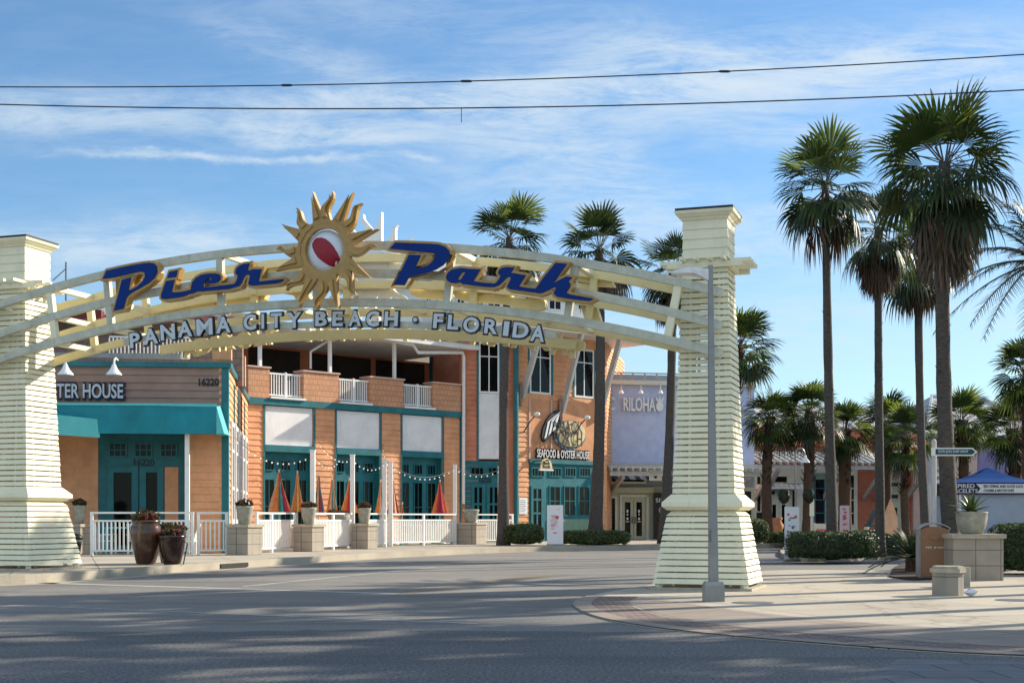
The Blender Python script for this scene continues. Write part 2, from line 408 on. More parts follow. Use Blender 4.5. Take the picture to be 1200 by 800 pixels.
mb = MB(); mb.add([(-1500, -600, -.012), (1500, -600, -.012), (1500, 2500, -.012), (-1500, 2500, -.012)], [(0, 1, 2, 3)])
tag(mb.build('ground', 'dirt'), kind='structure')
sheet('road', [(-160, -120), (160, -120), (160, 170), (-160, 170)], 0.0, 'asphalt')

SW = .20     # height of the restaurant's pavement
kerb = smooth_line([(-60, 26.5), (-20, 27.4), (-12.4, 28.1), (-10.6, 28.9), (-9.75, 31), (-9.0, 34), (-8.1, 37.3), (-6.2, 43), (-5.1, 46.7), (-3.2, 51), (-1.3, 54.8), (1.2, 58), (4.2, 60.6), (7.4, 62.4), (12.6, 64.4), (24, 67), (60, 72)])
inner = offset_line(kerb, .18)
slab('kerb', kerb+inner[::-1], -.01, SW, 'curb')
slab('sidewalk', inner+[(60, 150), (-60, 150)], -.01, SW-.004, 'concrete')
ribbon('gutter', kerb, .5, .004, 'curb', -1)
# storm drain mouth in the kerb
d0 = G(259, 667); 
# right-hand plaza corner (flush with the road)
pz = .012
sheet('near_road', [G(-2500, 745)[:2], G(-600, 741)[:2], *[G(x, 739+rng.uniform(-.9, .9)+1.2*math.sin(x/90))[:2] for x in range(-100, 790, 22)], G(800, 737)[:2], (14, 20), (60, 22), (60, -60), (-90, -60)], .003, 'asphalt_near')
edge = smooth_line([G(1900, 786), G(1500, 778.5), G(1200, 769.5), G(1050, 761.5), G(900, 750), G(800, 740), G(735, 731), G(697, 722.5), G(677, 714), G(672, 707), G(688, 699), G(735, 690), G(800, 680), G(900, 668.6), G(1050, 668.2), G(1100, 665.5), G(1200, 660), G(1500, 652)])
edge = [(p[0], p[1]) for p in edge]
slab('plaza', edge+[(60, 40), (60, 20)], -.01, pz, 'concrete')
near = edge[:61]
ribbon('plaza_gutter', near, .30, pz+.012, 'concrete_pink', -1)
l1 = offset_line(near, -.30); ribbon('brick_band', l1, .62, pz+.008, 'paver', -1)
l2 = offset_line(near, -1.0)
pk = [p for p in l2[4:52]]
far = [(p[0], p[1]) for p in smooth_line([G(705, 702), G(770, 703), G(830, 711), G(930, 723), G(1080, 735), G(1250, 741), G(1500, 746)])]
sheet('ramp_paving', pk+far, pz+.004, 'concrete_pink')
# crosswalk pavers, nearer side of the junction
sheet('crosswalk', [G(985, 812)[:2], G(1052, 772.5)[:2], G(1200, 776)[:2], G(1700, 788)[:2], G(1700, 850)[:2], G(900, 850)[:2]], .007, 'paver_grey')
def stripe(a, b, w, z=.004, m='paint', name='road_marking'):
    a, b = Vector(a[:2]), Vector(b[:2]); t = (b-a).normalized(); n = Vector((-t.y, t.x))*w/2
    mb = MB(); mb.add([(*(a-n), z), (*(b-n), z), (*(b+n), z), (*(a+n), z)], [(0, 1, 2, 3)])
    return tag(mb.build(name, m), kind='structure')
stripe(G(-40, 680), G(465, 695.5), .30)
stripe(G(-60, 706), G(560, 730.5), .12, m='paint_worn')
stripe(G(285, 687), G(512, 664), .12, .0045)
for k in (0, .28): stripe(G(462, 694)+Vector((k, 0, 0)), G(640, 673.5)+Vector((k*.7, 0, 0)), .10, .004, 'paint_yellow')
# manhole / utility cover on the plaza
mb = MB(); g = G(882, 706, pz); mb.lathe((g.x, g.y, pz+.002), [(.34, 0), (.34, .006), (.0, .007)], 24); tag(mb.build('utility_cover', 'steel_dark'), 'round grey utility cover set flat in the plaza paving near the lamp post', 'utility cover')
mb = MB(); g = G(1192, 703, pz); mb.lathe((g.x, g.y, pz+.002), [(.36, 0), (.36, .006), (.0, .007)], 24); tag(mb.build('utility_cover', 'steel_dark'), 'round dark utility cover in the plaza paving at the right edge', 'utility cover')
# kerb inlet
mb = MB(); c = Vector((-7.79, 38.25)); t = Vector((.316, .949)).normalized()
mb.beam((c.x-t.x*.75, c.y-t.y*.75, .085), (c.x+t.x*.75, c.y+t.y*.75, .085), .07, .12)
tag(mb.build('storm_drain', 'dark'), 'dark storm drain slot in the kerb left of the stone piers', 'drain')
# island with hedge and palms right of the gateway, planting bed on the plaza
slab('island_kerb', smooth_line([G(925, 656), G(960, 658), G(1040, 655), G(1110, 650), G(1110, 637), G(1030, 634), G(940, 637), G(915, 648), G(925, 656)], 4)[:-1], -.01, .14, 'curb')
slab('planting_bed', smooth_line([G(1042, 676.5), G(1062, 680), G(1086, 680), G(1130, 676), G(1250, 662), G(1400, 650), G(1250, 646), G(1080, 657), G(1042, 676.5)], 4)[:-1], 0.0, .05, 'mulch')
slab('far_pavement', [(13, 70.5), (18, 66.5), (60, 66.5), (60, 140), (13, 140)], -.02, .196, 'concrete')

# ================================================================== GATEWAY ARCH
CR = Vector((3.92, 27.19)); CLp = Vector((-11.62, 32.33))
E = (CR-CLp).normalized(); NB = Vector((-E.y, E.x))          # E: left to right, NB: away from the camera
gate = thing('gateway_arch', 'cream slatted gateway arch over the street with big blue lettering and gold sun', 'gateway', (*( (CR+CLp)/2 ), 0))
def pylon(c, z0, sz):
    ks = 1.05 if sz > 1 else 1.0; fn = lambda a, b, z: Vector((c.x+(E.x*a+NB.x*b)*ks, c.y+(E.y*a+NB.y*b)*ks, z0+z*sz))
    mb = MB(fn)
    def ring(w0, z_0, w1, z_1, t=.03, mi=0):
        vs = []
        for w, z in ((w0, z_0), (w1, z_1)):
            for q in (w, w-t): vs += [(-q, -q, z), (q, -q, z), (q, q, z), (-q, q, z)]
        fs = []
        for i in range(4):
            j = (i+1) % 4
            fs += [(i, j, 8+j, 8+i), (4+i, 12+i, 12+j, 4+j), (8+i, 8+j, 12+j, 12+i), (i, 4+i, 4+j, j)]
        mb.add(vs, fs, mi)
    def wid(z): return .93+(z-.1)/(1.5-.1)*(.69-.93) if z < 1.5 else .605+(z-1.84)/(6.2-1.84)*(.445-.605)
    z = .10
    while z < 1.47: j = rng.uniform(-.005, .005); ring(wid(z)+.012+j, z, wid(z+.1)+.002+j, z+.094+rng.uniform(-.005, .004)); z += .12
    z = 1.86
    while z < 6.2: j = rng.uniform(-.005, .005); ring(wid(z)+.010+j, z, wid(z+.1)+.002+j, z+.092+rng.uniform(-.005, .004)); z += .12
    p = mb.build('pylon', 'cream', gate)
    f = MB(fn)                                               # posts inside the slats
    for sx in (-1, 1):
        for sy in (-1, 1):
            for za, zb in ((.02, 1.55), (1.55, 6.3)):
                a, b = wid(za+.001)-.10, wid(min(zb, 6.2)-.001)-.10
                if za > 1: a = .605-.10
                f.beam(fn(sx*a, sy*a, za), fn(sx*b, sy*b, zb), .11, .11)
    for k in (-.28, .28):
        for (x0, y0, x1, y1) in ((k*2, -.80, k*1.5, -.60), (k*2, .80, k*1.5, .60), (-.80, k*2, -.60, k*1.5), (.80, k*2, .60, k*1.5)):
            f.beam(fn(x0, y0, .05), fn(x1, y1, 1.5), .05, .04)
        for (x0, y0, x1, y1) in ((k, -.56, k, -.40), (k, .56, k, .40), (-.56, k, -.40, k), (.56, k, .40, k)):
            f.beam(fn(x0, y0, 1.8), fn(x1, y1, 6.25), .05, .04)
    f.build('inner_frame', 'cream', p)
    b = MB(fn); b.box(-1.0, 1.0, -1.0, 1.0, -.3, .03); b.build('plinth', 'stone_cap', p)
    b = MB(fn)                                               # ledge moulding
    for w0, z_0, w1, z_1 in ((.70, 1.53, .79, 1.60), (.79, 1.60, .79, 1.68), (.79, 1.68, .63, 1.84)):
        b.add([(-w0, -w0, z_0), (w0, -w0, z_0), (w0, w0, z_0), (-w0, w0, z_0), (-w1, -w1, z_1), (w1, -w1, z_1), (w1, w1, z_1), (-w1, w1, z_1)],
              [(0, 1, 5, 4), (1, 2, 6, 5), (2, 3, 7, 6), (3, 0, 4, 7), (0, 3, 2, 1), (4, 5, 6, 7)])
    b.build('ledge', 'cream', p)
    b = MB(fn)                                               # small trellis under the head
    for s in (-1, 1):
        b.box(-.74, .74, s*.50-.04, s*.50+.04, 6.27, 6.38); b.box(s*.50-.04, s*.50+.04, -.455, .455, 6.26, 6.36)
        for k in range(4):
            q = -.40+.8*k/3
            b.box(q-.035, q+.035, s*.62-.20, s*.62+.20, 6.385, 6.45)
            b.box(s*.70-.20, s*.70+.20, q-.035, q+.035, 6.365, 6.44)
    b.build('trellis', 'cream', p)
    b = MB(fn)                                               # head box of wide boards
    for k in range(4):
        z_0 = 6.47+k*.19; w = .435
        b.add([(-w-.014, -w-.014, z_0), (w+.014, -w-.014, z_0), (w+.014, w+.014, z_0), (-w-.014, w+.014, z_0), (-w, -w, z_0+.188), (w, -w, z_0+.188), (w, w, z_0+.188), (-w, w, z_0+.188)],
              [(0, 1, 5, 4), (1, 2, 6, 5), (2, 3, 7, 6), (3, 0, 4, 7), (0, 3, 2, 1), (4, 5, 6, 7)])
    b.box(-.40, .40, -.40, .40, 6.2, 6.47)
    b.build('head_box', 'cream', p)
    b = MB(fn)
    for w0, z_0, w1, z_1 in ((.46, 7.225, .49, 7.275), (.50, 7.278, .56, 7.34), (.57, 7.342, .585, 7.40)):
        b.add([(-w0, -w0, z_0), (w0, -w0, z_0), (w0, w0, z_0), (-w0, w0, z_0), (-w1, -w1, z_1), (w1, -w1, z_1), (w1, w1, z_1), (-w1, w1, z_1)],
              [(0, 1, 5, 4), (1, 2, 6, 5), (2, 3, 7, 6), (3, 0, 4, 7), (0, 3, 2, 1), (4, 5, 6, 7)])
    b.build('cornice', 'cream', p)
    b = MB(fn); w = .57
    b.add([(-w, -w, 7.405), (w, -w, 7.405), (w, w, 7.405), (-w, w, 7.405), (-w, -w, 7.45), (w, -w, 7.45), (w, w, 7.45), (-w, w, 7.45), (0, 0, 7.52)],
          [(0, 1, 5, 4), (1, 2, 6, 5), (2, 3, 7, 6), (3, 0, 4, 7), (0, 3, 2, 1), (4, 5, 8), (5, 6, 8), (6, 7, 8), (7, 4, 8)])
    b.build('cap_roof', 'roof_dark', p)
pylon(CR, .03, 1.0)
pylon(CLp, SW+.02, 1.04)

FD = .74                                                     # half the spacing between the two arch planes
def plane(off):                                              # off < 0: towards the camera
    w = Wall((0, 30), (1200, 30)); w.p0 = CLp+NB*off; w.u = E.copy(); w.n = -NB; w.L = (CR-CLp).length
    return w
WF, WB = plane(-FD), plane(FD)
def circ(a, b, c):
    (ax, ay), (bx, by), (cx, cy) = a, b, c
    d = 2*(ax*(by-cy)+bx*(cy-ay)+cx*(ay-by))
    ux = ((ax*ax+ay*ay)*(by-cy)+(bx*bx+by*by)*(cy-ay)+(cx*cx+cy*cy)*(ay-by))/d
    uy = ((ax*ax+ay*ay)*(cx-bx)+(bx*bx+by*by)*(ax-cx)+(cx*cx+cy*cy)*(bx-ax))/d
    return ux, uy, math.hypot(ax-ux, ay-uy)
RIBS = [circ(WF.q(0, 357.5), WF.q(400, 288), WF.q(820, 336.5)), circ(WF.q(0, 392), WF.q(400, 320.5), WF.q(820, 374.5)),
        circ(WF.q(0, 421), WF.q(400, 354.5), WF.q(820, 407.5)), circ(WF.q(160, 398), WF.q(400, 380), WF.q(635, 391))]
def arc_z(c, s): return c[1]+math.sqrt(max(0, c[2]**2-(s-c[0])**2))
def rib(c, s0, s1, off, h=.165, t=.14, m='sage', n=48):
    mb = MB(); pts = []
    for i in range(n+1):
        s = s0+(s1-s0)*i/n; z = arc_z(c, s); nx, nz = (s-c[0])/c[2], (z-c[1])/c[2]
        for r in (-h/2, h/2):
            for d in (-t/2, t/2):
                q = CLp+E*(s+nx*r)+NB*(off+d); pts.append(Vector((q.x, q.y, z+nz*r)))
    fs = []
    for i in range(n):
        a, b = 4*i, 4*i+4
        fs += [(a, b, b+1, a+1), (a+2, a+3, b+3, b+2), (a, a+2, b+2, b), (a+1, b+1, b+3, a+3)]
    fs += [(0, 1, 3, 2), (4*n, 4*n+2, 4*n+3, 4*n+1)]
    mb.add(pts, fs, 0, True); return mb.build('arch_rib', m, gate)
sL, sR = -1.2, WF.S(846)
for c in RIBS[:3]:
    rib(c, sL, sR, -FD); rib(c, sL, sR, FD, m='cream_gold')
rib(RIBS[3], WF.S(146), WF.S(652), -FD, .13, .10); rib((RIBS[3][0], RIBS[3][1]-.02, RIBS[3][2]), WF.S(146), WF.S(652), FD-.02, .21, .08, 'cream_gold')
Lw = WF.L
# uprights across the ribs, and cross beams between the two planes
ups = [WF.S(62), WF.S(128), WF.S(259), WF.S(372), WF.S(527), WF.S(670), WF.S(789)]
for k, s in enumerate(ups):
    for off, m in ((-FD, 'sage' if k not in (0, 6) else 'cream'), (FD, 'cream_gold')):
        mb = MB(); za, zb = arc_z(RIBS[0], s)-.085, arc_z(RIBS[2], s)+.085
        top = RIBS[3] if WF.S(150) < s < WF.S(640) else None
        tl = .10*(s-RIBS[0][0])/8
        p = CLp+E*(s+tl)+NB*off; q = CLp+E*(s-tl)+NB*off
        mb.beam((p.x, p.y, za), (q.x, q.y, zb), .15, .12, 0, (NB.x, NB.y, 0))
        if top:
            mb.beam((q.x, q.y, arc_z(RIBS[2], s)-.084), (q.x, q.y, arc_z(RIBS[3], s)+.066), .15, .10, 0, (NB.x, NB.y, 0))
        mb.build('upright', m, gate)
    for c in RIBS[:3]:
        mb = MB(); z = arc_z(c, s+.02)
        p = CLp+E*(s+.02)-NB*(FD-.072); q = CLp+E*(s+.02)+NB*(FD-.072)
        mb.beam((p.x, p.y, z), (q.x, q.y, z), .13, .11); mb.build('cross_beam', 'cream', gate)
for s in (WF.S(195), WF.S(320), WF.S(450), WF.S(600)):
    for c in (RIBS[2],):
        mb = MB(); z = arc_z(c, s); p = CLp+E*s-NB*(FD-.072); q = CLp+E*(s+.35)+NB*(FD-.072)
        mb.beam((p.x, p.y, z), (q.x, q.y, z), .11, .09); mb.build('cross_beam', 'cream', gate)
# short brackets holding the ribs off the pylons
for s0 in (.0, Lw):
    for c in RIBS[:3]:
        for sg in (-1, 1):
            mb = MB(); s = s0+.22 if s0 > 1 else s0-.1; z = arc_z(c, s)
            p = CLp+E*s+NB*sg*.46; q = CLp+E*s+NB*sg*(FD-.072); mb.beam((p.x, p.y, z), (q.x, q.y, z), .07, .07)
            mb.build('bracket', 'cream', gate)

# ---- script lettering (outlines in the plane of the front ribs)
def off_poly(pts, d):
    n = len(pts); A = sum(pts[i][0]*pts[(i+1) % n][1]-pts[(i+1) % n][0]*pts[i][1] for i in range(n)); sg = 1 if A > 0 else -1
    out = []
    for i in range(n):
        a, b, c = Vector(pts[i-1]), Vector(pts[i]), Vector(pts[(i+1) % n])
        t1, t2 = (b-a).normalized(), (c-b).normalized(); n1, n2 = Vector((t1.y, -t1.x)), Vector((t2.y, -t2.x))
        m = (n1+n2)
        if m.length < 1e-3: m = n1.copy()
        m.normalize(); k = min(1.6, 1/max(.35, m.dot(n1)))
        out.append(tuple(b+m*d*k*sg))
    return out
def crop(ox, oy, pts): return [(ox+x/10, oy+y/10) for x, y in pts]
SCRIPT = [
 [crop(110, 290, [(150,270),(300,237),(450,207),(560,188),(650,178),(710,187),(742,220),(748,290),(715,355),(650,415),(560,468),(480,510),(420,550),(385,590),(350,718),(235,740),(285,560),(330,377),(440,347),(408,500),(450,488),(510,455),(570,400),(600,345),(598,300),(570,283),(520,287),(400,315),(250,350),(105,368)])],
 [crop(110, 290, [(888,285),(985,265),(965,345),(860,358)])],
 [crop(110, 290, [(848,395),(950,375),(915,525),(1000,522),(1098,508),(1098,562),(1000,585),(850,605),(810,603),(790,588),(790,550)])],
 [crop(220, 290, [(-12,508),(40,495),(45,440),(60,400),(100,355),(160,322),(240,306),(330,304),(375,315),(392,345),(386,378),(360,408),(310,420),(225,428),(220,405),(240,385),(280,372),(285,358),(240,366),(205,392),(187,435),(192,463),(300,458),(420,443),(545,428),(545,470),(480,487),(330,500),(200,512),(110,518),(70,535),(0,553),(-12,560)])],
 [crop(220, 290, [(546,428),(570,400),(590,345),(585,325),(565,310),(562,285),(575,245),(610,212),(660,193),(730,185),(705,265),(735,270),(765,255),(870,255),(835,398),(900,393),(1000,382),(1120,370),(1130,382),(1100,405),(1050,420),(900,435),(760,448),(725,440),(712,425),(735,330),(715,318),(690,320),(668,345),(640,410),(610,450),(546,470)])],
 [crop(445, 270, [(185,142),(400,150),(600,158),(700,166),(770,190),(815,235),(827,285),(805,345),(750,410),(660,465),(560,495),(440,520),(375,530),(345,560),(295,645),(165,640),(245,490),(345,285),(485,290),(420,440),(480,440),(560,415),(620,370),(650,310),(648,280),(620,265),(560,260),(400,245),(250,228),(120,215)])],
 [crop(510, 290, [(300,242),(400,250),(535,258),(450,395),(560,412),(689,422),(689,465),(600,462),(450,445),(320,428),(300,408),(240,420),(180,412),(140,385),(128,345),(150,295),(200,258)]), crop(510, 290, [(320,292),(360,292),(300,380),(268,372)])],
 [crop(510, 290, [(690,422),(715,415),(755,365),(770,335),(745,310),(740,290),(755,260),(790,238),(850,230),(935,235),(890,300),(930,300),(1000,315),(1070,325),(985,455),(1090,475),(1179,482),(1179,530),(1000,505),(880,490),(850,470),(845,455),(890,370),(880,345),(850,350),(810,390),(750,445),(690,465)])],
 [crop(590, 295, [(380,433),(470,305),(615,130),(750,142),(592,368),(650,335),(740,290),(812,300),(765,350),(792,378),(785,412),(742,482),(790,502),(900,522),(1040,545),(1058,556),(1010,577),(900,567),(740,547),(640,530),(602,507),(590,480),(622,420),(595,418),(540,448),(470,480),(420,490),(380,481)])],
]
WL = plane(-FD-.07)                                          # face of the front ribs
mid = (WF.S(394))
for k, loops in enumerate(SCRIPT):
    lo = [[WL.q(x, y, .2) for x, y in l] for l in loops]
    mb = WL.mb(); g = [off_poly(lo[0], .050)]+[off_poly(l, -.045) for l in lo[1:]]
    if len(lo) > 1: g[1] = off_poly(lo[1], -.03)
    dz = .0015*k
    mb.prism(g, .012+dz, .20+dz); b = mb.build('script_letter', 'gold', gate)
    mb = WL.mb(); mb.prism(lo, .2032+dz, .214+dz); mb.build('letter_face', 'blue_letter', b)
    # the same word faces the other street: its letters seen from behind
    mb = WB.mb(); r = [[(2*mid-a, z-arc_z(RIBS[1], a)+arc_z(RIBS[1], 2*mid-a)) for a, z in l] for l in g]
    mb.prism(r, -.30-dz, -.10-dz); mb.build('rear_letter', 'cream_gold', gate)

# ---- capital letters along the lower arc
CAPS = [('P',153,167,399,20),('A',169,188,394.5,21),('N',189,208,389.5,21),('A',209,228,386,21),('M',231,252,383.5,22),('A',254,273,381,22),
        ('C',286,303,378,21),('I',307,312.5,377,20),('T',318,333,376,20),('Y',337,356,375.5,21),
        ('B',370,386,374,20),('E',390,404.5,374,20),('A',409,426,373.5,21),('C',429.5,447,374,21),('H',451,469,374,20),
        ('F',508,522,376.5,20),('L',525,540,378,20),('O',543,564,381,21),('R',568,586,383,20),('I',590,599,385.5,20),('D',601,622,387.5,21),('A',622,641,391,22)]
WC = plane(-FD-.06)
cc = RIBS[3]
for ch, x0, x1, yc, hpx in CAPS:
    s = WC.S((x0+x1)/2); z = WC.Z((x0+x1)/2, yc); w = WC.S(x1)-WC.S(x0); h = hpx/F*WC.hit((x0+x1)/2)[1]
    rot = -math.asin((s-cc[0])/cc[2]); w -= .05; h -= .05
    if ch == 'I': w = min(w, .12)
    mb = WC.mb(); mb.text(ch, s-w/2, z-h/2, w, h, .06, .075, 0, .030, rot); e = None
    mo = WC.mb(); wo, ho = w+.065, h+.065
    mo.text(ch, s-wo/2, z-ho/2, wo, ho, .002, .055, 0, .062, rot); e = mo.build('capital_letter', 'ink', gate)
    mb.build('letter_face', 'grey_letter', e)
    mo = WB.mb(); s2 = 2*mid-s; z2 = z-arc_z(cc, s)+arc_z(cc, s2); mo.text(ch, s2-wo/2, z2-ho/2-.05, wo, ho, -.16, -.07, 0, .05, -rot); mo.build('rear_letter', 'cream_gold', gate)
mb = WC.mb(); q = WC.q(488, 375); ql = [(q[0]+.075*math.cos(2*math.pi*i/20), q[1]+.075*math.sin(2*math.pi*i/20)) for i in range(20)]
mb.prism(ql, .002, .055); e = mb.build('dot', 'ink', gate)
mb = WC.mb(); mb.prism([((a-q[0])*.62+q[0], (b-q[1])*.62+q[1]) for a, b in ql], .055, .075); mb.build('dot_face', 'grey_letter', e)

# ---- sun emblem
WS = plane(-FD-.10)
sc0 = WS.q(390, 296.5); PXM = WS.hit(390)[1]/F
rays = [(102,69.5,0),(84.6,67.6,1),(60,73,0),(43,69,-1),(15.6,70.7,0),(-3.5,66,-1),(-31.6,69.6,0),(-50,68,1),(-75,71,0),(-94,70,1),(-116.6,72,0),(-134,66,1),(-161,66,0),(-180,62,1),(-211,64,0),(-231,62,1)]
def ray_poly(ang, R, wav, half, r0):
    a = rad(ang); d = Vector((math.cos(a), math.sin(a))); n = Vector((-d.y, d.x)); L, Rr = [], []
    k = 9 if wav else 5
    for i in range(k):
        t = i/k; r = r0+(R-r0)*t; w = half*(1-t)**(.8 if wav else 1.12)
        c = wav*.085*R*math.sin(t*math.pi*1.75)*(.3+.7*t)
        L.append(d*r+n*(c+w)); Rr.append(d*r+n*(c-w))
    c = wav*.085*R*math.sin(math.pi*1.75)
    return [tuple(x) for x in Rr]+[tuple(d*R+n*c)]+[tuple(x) for x in L[::-1]]
def sun(w, c, k, mir, m_gold, ball):
    mb = w.mb(); n = 64
    ro = [(c[0]+34.5*k*math.cos(2*math.pi*i/n), c[1]+34.5*k*math.sin(2*math.pi*i/n)) for i in range(n)]
    ri = [(c[0]+24.5*k*math.cos(2*math.pi*i/n), c[1]+24.5*k*math.sin(2*math.pi*i/n)) for i in range(n)]
    sg = -1 if mir else 1
    lo, hi = (.30, .42) if ball else (-.24, -.12)
    mb.prism([ro, ri], lo, hi); em = mb.build('sun_emblem', m_gold, gate)
    for j, (ang, R, wav) in enumerate(rays):
        ang2 = 180-ang if mir else ang
        poly = ray_poly(ang2, R, wav*sg, 8.4 if not wav else 7.0, 30)
        mb = w.mb(); mb.prism([(c[0]+x*k, c[1]+y*k) for x, y in poly], lo+.003+.0012*j, hi+.003+.0012*j)
        if ball:
            p2 = ray_poly(ang2, R*.93, wav*sg, 3.6, 37); sh = Vector((math.sin(rad(ang2)), -math.cos(rad(ang2))))
            if sh.x < 0: sh = -sh
            p2 = [(x-sh.x*1.7, y-sh.y*1.7) for x, y in p2]
            mb.prism([(c[0]+x*k, c[1]+y*k) for x, y in p2], hi+.02, hi+.06)
        mb.build('ray', m_gold, em)
    if ball:
        mb = w.mb(); prof = [(24.2, 0.0), (23.9, 1.5), (20, 4), (14, 6), (7, 7.2), (.3, 7.6)]
        vs = []; fs = []
        for r, hh in prof: vs += [(c[0]+(r*math.cos(2*math.pi*i/40)-.4)*k, c[1]+(r*math.sin(2*math.pi*i/40)-.3)*k, .28+hh*k) for i in range(40)]
        for i in range(len(prof)-1): fs += [(i*40+j, i*40+(j+1) % 40, i*40+40+(j+1) % 40, i*40+40+j) for j in range(40)]
        fs.append(tuple((len(prof)-1)*40+j for j in range(40))); fs.append(tuple(range(40)))
        mb.add(vs, fs, 0)
        red = [(425,545),(445,512),(470,495),(530,497),(570,513),(610,542),(650,585),(685,645),(703,690),(705,712),(650,778),(600,760),(545,725),(490,680),(455,630),(432,585)]
        cx, cy = 557, 610
        mb2 = [((x-cx)/8*k+c[0], -(y-cy)/8*k+c[1]) for x, y in red]
        def dome(x, y):
            r = math.hypot(x-c[0], y-c[1])/k
            for (r1, h1), (r0, h0) in zip(prof, prof[1:]):
                if r >= r0: return .28+(h0+(h1-h0)*(r-r0)/(r1-r0))*k
            return .28+7.6*k
        # red gore laid over the ball: a fan of rings that follows the curve
        gx = sum(p[0] for p in mb2)/len(mb2); gy = sum(p[1] for p in mb2)/len(mb2); vs = [(gx, gy, dome(gx, gy)+.012)]; K = 5; nn = len(mb2)
        for r in range(1, K+1):
            for x, y in mb2: X, Y = gx+(x-gx)*r/K, gy+(y-gy)*r/K; vs.append((X, Y, dome(X, Y)+.012))
        fs = [(0, 1+i, 1+(i+1) % nn) for i in range(nn)]
        for r in range(K-1):
            b0 = 1+r*nn; fs += [(b0+i, b0+nn+i, b0+nn+(i+1) % nn, b0+(i+1) % nn) for i in range(nn)]
        mb.add(vs, fs, 1)
        mb.build('beach_ball', ['ball_white', 'ball_red'], em)
    else:
        mb = w.mb(); mb.prism([(c[0]+23.6*k*math.cos(2*math.pi*i/40), c[1]+23.6*k*math.sin(2*math.pi*i/40)) for i in range(40)], -.20, -.14); mb.build('beach_ball', 'ball_white', em)
sun(WS, sc0, PXM, False, 'gold', True)
sun(WB, (2*mid-sc0[0]+.05, sc0[1]-.02), PXM, True, 'white', False)
# ================================================================== RESTAURANT
rest = thing('restaurant', 'orange two-storey restaurant with teal trim, covered balcony and white panels', 'building', (-4, 62, SW))
WA = Wall((-500, 45.6), (267, 47.3)); WBs = Wall((267, 47.3), (290, 61)); WCc = Wall((290, 61), (540, 69.7)); W1 = Wall((540, 69.7), (603, 70.5)); W2 = Wall((603, 70.5), (710, 75.2))
def wbox(w, name, m, r, d0, d1, parent=rest):
    mb = w.mb(); mb.box(r[0], r[1], r[2], r[3], d0, d1); return mb.build(name, m, parent)
def wsid(w, name, m, r, d, th=.3, pitch=.22, parent=rest):
    mb = w.mb(); mb.box(r[0], r[1], r[2], r[3], d-th, d-.001); siding(mb, r[0]+.004, r[1]-.004, r[2]+.003, r[3]-.003, d, pitch); return mb.build(name, m, parent)

# ---- front block (nearest wall, in shade): fascia, awnings, porch
A0, A1 = WA.S(-420), WA.S(267)
ztA, zfA = WA.Z(165, 430), WA.Z(165, 473)
wsid(WA, 'fascia', 'taupe', (A0, A1, zfA-.05, ztA), 0, .4, .26)
wbox(WA, 'cornice', 'teal', (A0-.1, A1+.12, ztA+.003, WA.Z(165, 424)), -.5, .12)
wbox(WA, 'corner_board', 'teal', (WA.S(260), A1+.03, SW, ztA), -.2, .05)
wsid(WA, 'wall', 'orange', (WA.S(222), WA.S(260), SW, zfA-.06), 0, .3, .26)
POR = 1.3
wsid(WA, 'wall', 'orange', (A0, WA.S(115, -POR), SW, zfA-.06), -POR, .3, .26)
wsid(WA, 'wall', 'orange', (WA.S(217, -POR), WA.S(240, -POR), SW, zfA-.06), -POR, .3, .26)
wbox(WA, 'porch_ceiling', 'pale_trim', (A0, A1-.3, zfA-.14, zfA-.058), -POR-.1, -.4)
wbox(WA, 'porch_side', 'orange', (WA.S(222)+.0, WA.S(222)+.2, SW, zfA-.15), -POR+.02, -.31)
# teal entrance
ent = WA.mb(); e0, e1 = WA.S(115, -POR), WA.S(217, -POR)
def R(x0, y0, x1, y1, d=-POR, w=None): return (w or WA).rect(x0, y0, x1, y1, d)
zl = WA.Z(165, 509, -POR)
ent.box(e0, e1, SW, zl, -POR-.25, -POR-.02); door_wall = ent.build('entrance_front', 'teal', rest)
for x0, x1 in ((127, 149), (157, 179), (187, 208)): window(WA, rest, R(x0, 518, x1, 536), -POR-.02, .06, 3, (.5,), 'teal')
for x0, x1, lab in ((126, 162, 'door'), (164, 192, 'door')):
    r = R(x0, 546, x1, 651); r = (r[0], r[1], SW+.02, r[3])
    d = window(WA, rest, r, -POR-.02, .22, 1, (), 'teal', name='door', proud=.07)
    mb = WA.mb(); a = r[1]-.1 if x0 == 126 else r[0]+.1; mb.box(a-.02, a+.02, SW+1.0, SW+1.35, -POR+.05, -POR+.09); mb.build('handle', 'steel', d)
wbox(WA, 'panel', 'orange', R(193, 547, 209, 640), -POR-.018, -POR+.01)
mb = WA.mb(); r = R(157, 537.5, 181, 545.5); mb.text('16220', r[0], r[2], r[1]-r[0], r[3]-r[2], -POR-.019, -POR+.0, 0, .02); mb.build('house_number', 'ink', rest)
mb = WA.mb(); r = R(233, 443, 256.5, 452, .02); mb.text('16220', r[0], r[2], r[1]-r[0], r[3]-r[2], .02, .05, 0, .03); mb.build('house_number', 'ink', rest)
mb = WA.mb(); a = WA.S(219.5, .75); mb.box(a-.075, a+.075, SW, WA.Z(219, 506, .75), .68, .82); mb.build('porch_post', 'white', rest)
